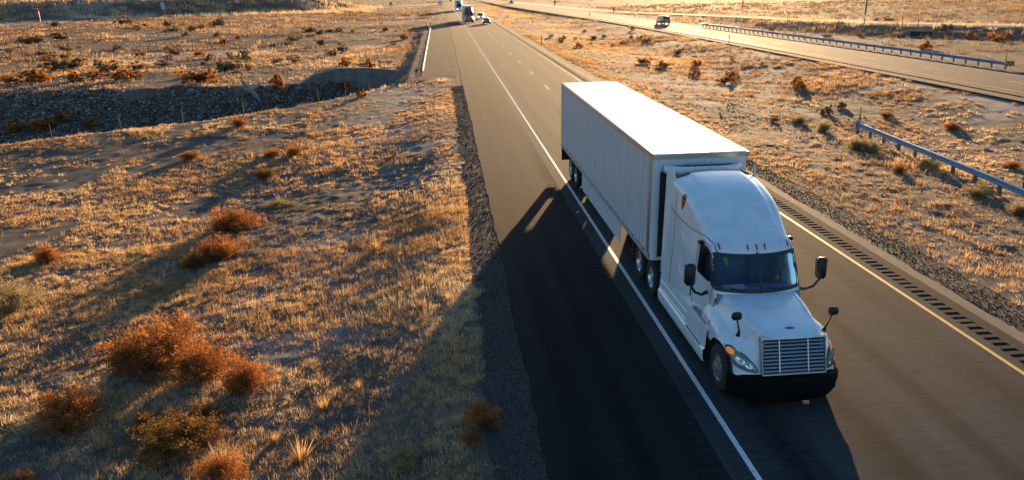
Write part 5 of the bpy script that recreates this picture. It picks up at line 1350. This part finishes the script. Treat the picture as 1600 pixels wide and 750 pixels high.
def lorry(loc, cabp, boxp, label_c, label_t, chrome=True, lit=False):
    t = thing('semi_tractor', label_c, 'semi truck', loc)
    prof = [(-1.15, .55, 1.05, 1.05), (-1.1, .5, 1.55, 1.08), (.0, .5, 1.80, 1.12), (.75, .6, 1.95, 1.15)]
    G = [[(-.62*w_, y, z1), (0, y, z1+.05), (.62*w_, y, z1), (.75*w_, y, z1-.18), (1.10*w_, y, z1-.62), (1.15*w_, y, z0), (-1.15*w_, y, z0), (-1.10*w_, y, z1-.62), (-.75*w_, y, z1-.18), (-.62*w_, y, z1)] for y, z0, z1, w_ in prof]
    mb_ = MB().grid(np.array(G)); mb_.f.append(tuple(range(9))); mb_.mi.append(0); mb_.build('hood', cabp, t, True, 40)
    cb = MB(); G = [[(-1.1, y, .8), (-1.1, y, z-.3), (-.95, y, z), (.95, y, z), (1.1, y, z-.3), (1.1, y, .8), (-1.1, y, .8)] for y, z in ((.75, 1.95), (1.2, 2.75), (1.5, 3.0), (2.6, 3.75), (4.6, 3.85))]
    cb.grid(np.array(G)); e_ = 4*7; cb.f.append(tuple(e_+i for i in range(6))); cb.mi.append(0); cb.build('cab_body', cabp, t, True, 40)
    MB().add([(-.98, .72, 2.0), (.98, .72, 2.0), (.92, 1.12, 2.66), (-.92, 1.12, 2.66), (-.98, .76, 1.98), (.98, .76, 1.98), (.92, 1.16, 2.64), (-.92, 1.16, 2.64)], [(0, 1, 2, 3), (4, 7, 6, 5), (0, 4, 5, 1), (1, 5, 6, 2), (2, 6, 7, 3), (3, 7, 4, 0)]).build('windshield', CARGLASS, t)
    gr_ = MB().box(-.48, .48, -1.24, -1.13, .68, 1.58, 0, .04).build('grille', CHROME if chrome else BLACK, t, True)
    for i in range(5): MB().box(-.40+.18*i, -.32+.18*i, -1.262, -1.239, .74, 1.52).build('grille_slat', BLACK, gr_)
    MB().box(-1.2, 1.2, -1.35, -1.05, .32, .62, 0, .05).build('bumper', cabp, t, True)
    for s in (-1, 1):
        MB().box(s*.90-.15, s*.90+.15, -1.30, -1.0, .74, .98, 0, .05).build('headlight', HEAD if lit else HEADC, t)
        MB().box(s*1.42-.10, s*1.42+.10, .95, 1.08, 1.95, 2.5, 0, .03).build('mirror', BLACK, t)
        MB().box(min(s*1.12, s*1.123), max(s*1.12, s*1.123), 1.25, 2.1, 2.0, 2.55).build('door_window', CARGLASS, t)
        for y in (-.15, 5.0, 6.3): wheel(t, s*1.2, y, s, .30, n=18)
        MB().box(s*.4-.08, s*.4+.08, 0, 6.9, .75, 1.0).build('frame_rail', DARK, t)
    b = thing('box_trailer', label_t, 'trailer', (loc[0], loc[1]+5.0, loc[2]))
    MB().box(-1.3, 1.3, 0, 16, 1.12, 4.1, 0, .03).build('box', boxp, b, True)
    MB().box(-1.31, 1.31, -.01, .12, 3.95, 4.112, 0, .01).build('front_header', ALU, b)
    for s in (-1, 1):
        for y in (13.0, 14.3): wheel(b, s*1.25, y, s, .30, n=18)
        MB().box(s*.9-.06, s*.9+.06, 3.2, 3.32, .3, 1.12).build('landing_gear_leg', DARK, b)
    return t
DRED = mat('maroon_truck_paint', (.16, .016, .014), .4, coat=.15); DBLU = mat('blue_truck_paint', (.02, .12, .32), .4, coat=.15)
q = gp(733, 37); lorry((6.85, q[1]+1.2, .005), DRED, TRWHITE, 'maroon long-nosed semi tractor with chrome grille, following the white truck up the lane', 'pale box trailer pulled by the maroon tractor')
q = gp(718, 18.6); lorry((6.85, q[1]+1.2, .005), DBLU, DBLU, 'blue semi tractor with lit headlamps behind the maroon one', 'blue box trailer pulled by the blue tractor', True, True)
lorry((6.85, 560, .005), DRED, TRWHITE, 'tiny red semi tractor at the very top of the picture on the main road', 'box trailer of the tiny red tractor at the top of the picture')

# loose stones on the gravel verges
def verge_stones():
    oc = np.array([(1,0,0),(-1,0,0),(0,1,0),(0,-1,0),(0,0,1),(0,0,-1)], float); fc = np.array([(0,2,4),(2,1,4),(1,3,4),(3,0,4),(2,0,5),(1,2,5),(3,1,5),(0,3,5)])
    xs = np.concatenate([rng.uniform(.25, 1.62, 13000), rng.uniform(14.05, 15.35, 13000)]); ys = np.concatenate([10+60*rng.uniform(0, 1, 13000)**1.5, 13+50*rng.uniform(0, 1, 13000)**1.4])
    lf = np.where(xs < 5, (1.6-xs)/1.25, (xs-14.08)/1.22); zs = np.where(xs < 5, -.012-.10*np.clip(lf, 0, 1)**1.2, -.03-.095*np.clip(lf, 0, 1)**1.2)
    n = len(xs); r = rng.uniform(.008, .017, n)*(1+.02*ys); V = oc[None]*r[:, None, None]*rng.uniform(.6, 1.3, (n, 6, 1))
    a_ = rng.uniform(0, 6.28, n)[:, None]; V = np.stack([V[..., 0]*np.cos(a_)-V[..., 1]*np.sin(a_)+xs[:, None], V[..., 0]*np.sin(a_)+V[..., 1]*np.cos(a_)+ys[:, None], V[..., 2]*.7+zs[:, None]+.008], -1)
    F = (np.arange(n)[:, None, None]*6+fc[None]).reshape(-1, 3)
    GS = plant_mat('verge_stone', [(.025, .021, .019), (.06, .052, .046), (.11, .095, .084), (.22, .195, .17)], 0.)
    o = np_mesh('loose_gravel', V.reshape(-1, 3), F, GS, tone=np.repeat(rng.beta(1.2, 2., n), 6)); o['kind'] = 'stuff'

verge_stones()
def soil_stones(nm, n, x0, x1, y0, y1, keep):
    oc = np.array([(1,0,0),(-1,0,0),(0,1,0),(0,-1,0),(0,0,1),(0,0,-1)], float); fc = np.array([(0,2,4),(2,1,4),(1,3,4),(3,0,4),(2,0,5),(1,2,5),(3,1,5),(0,3,5)])
    xs = rng.uniform(x0, x1, n); ys = y0+(y1-y0)*rng.uniform(0, 1, n)**1.3; k = keep(xs, ys) & offroad(xs, ys); xs, ys = xs[k], ys[k]; n = len(xs)
    r = rng.uniform(.010, .020, n)*(1+.022*ys)*(1+2*(rng.uniform(0, 1, n) < .02)); V = oc[None]*r[:, None, None]*rng.uniform(.6, 1.3, (n, 6, 1)); zs = height(xs, ys)
    V = np.stack([V[..., 0]+xs[:, None], V[..., 1]+ys[:, None], V[..., 2]*.7+zs[:, None]+.005], -1); F = (np.arange(n)[:, None, None]*6+fc[None]).reshape(-1, 3)
    GS = plant_mat('soil_pebble', [(.06, .052, .047), (.13, .115, .10), (.22, .20, .185), (.36, .34, .32)], 0.)
    o = np_mesh(nm, V.reshape(-1, 3), F, GS, tone=np.repeat(rng.beta(1.4, 1.8, n), 6)); o['kind'] = 'stuff'
soil_stones('pebbles', 30000, -12, .6, 9, 46, lambda x, y: vnoise(x, y, 2.2, 95) > .35)
soil_stones('pebbles', 22000, 15.2, 30, 15, 60, lambda x, y: vnoise(x, y, 2.2, 96) > .35)



# ------------------------------------------------------------------ very thin warm haze over the plain
HZ = bpy.data.materials.new('warm_haze'); HZ.use_nodes = True; hn = HZ.node_tree; hn.nodes.clear(); ho = hn.nodes.new('ShaderNodeOutputMaterial')
pv = hn.nodes.new('ShaderNodeVolumePrincipled'); pv.inputs['Density'].default_value = .000012; pv.inputs['Anisotropy'].default_value = .78; pv.inputs['Color'].default_value = (.96, .93, .88, 1)
hn.links.new(pv.outputs[0], ho.inputs['Volume'])
hb = MB().box(-6200, 6200, -150, 8200, -9, 34).build('haze', HZ); hb['kind'] = 'stuff'
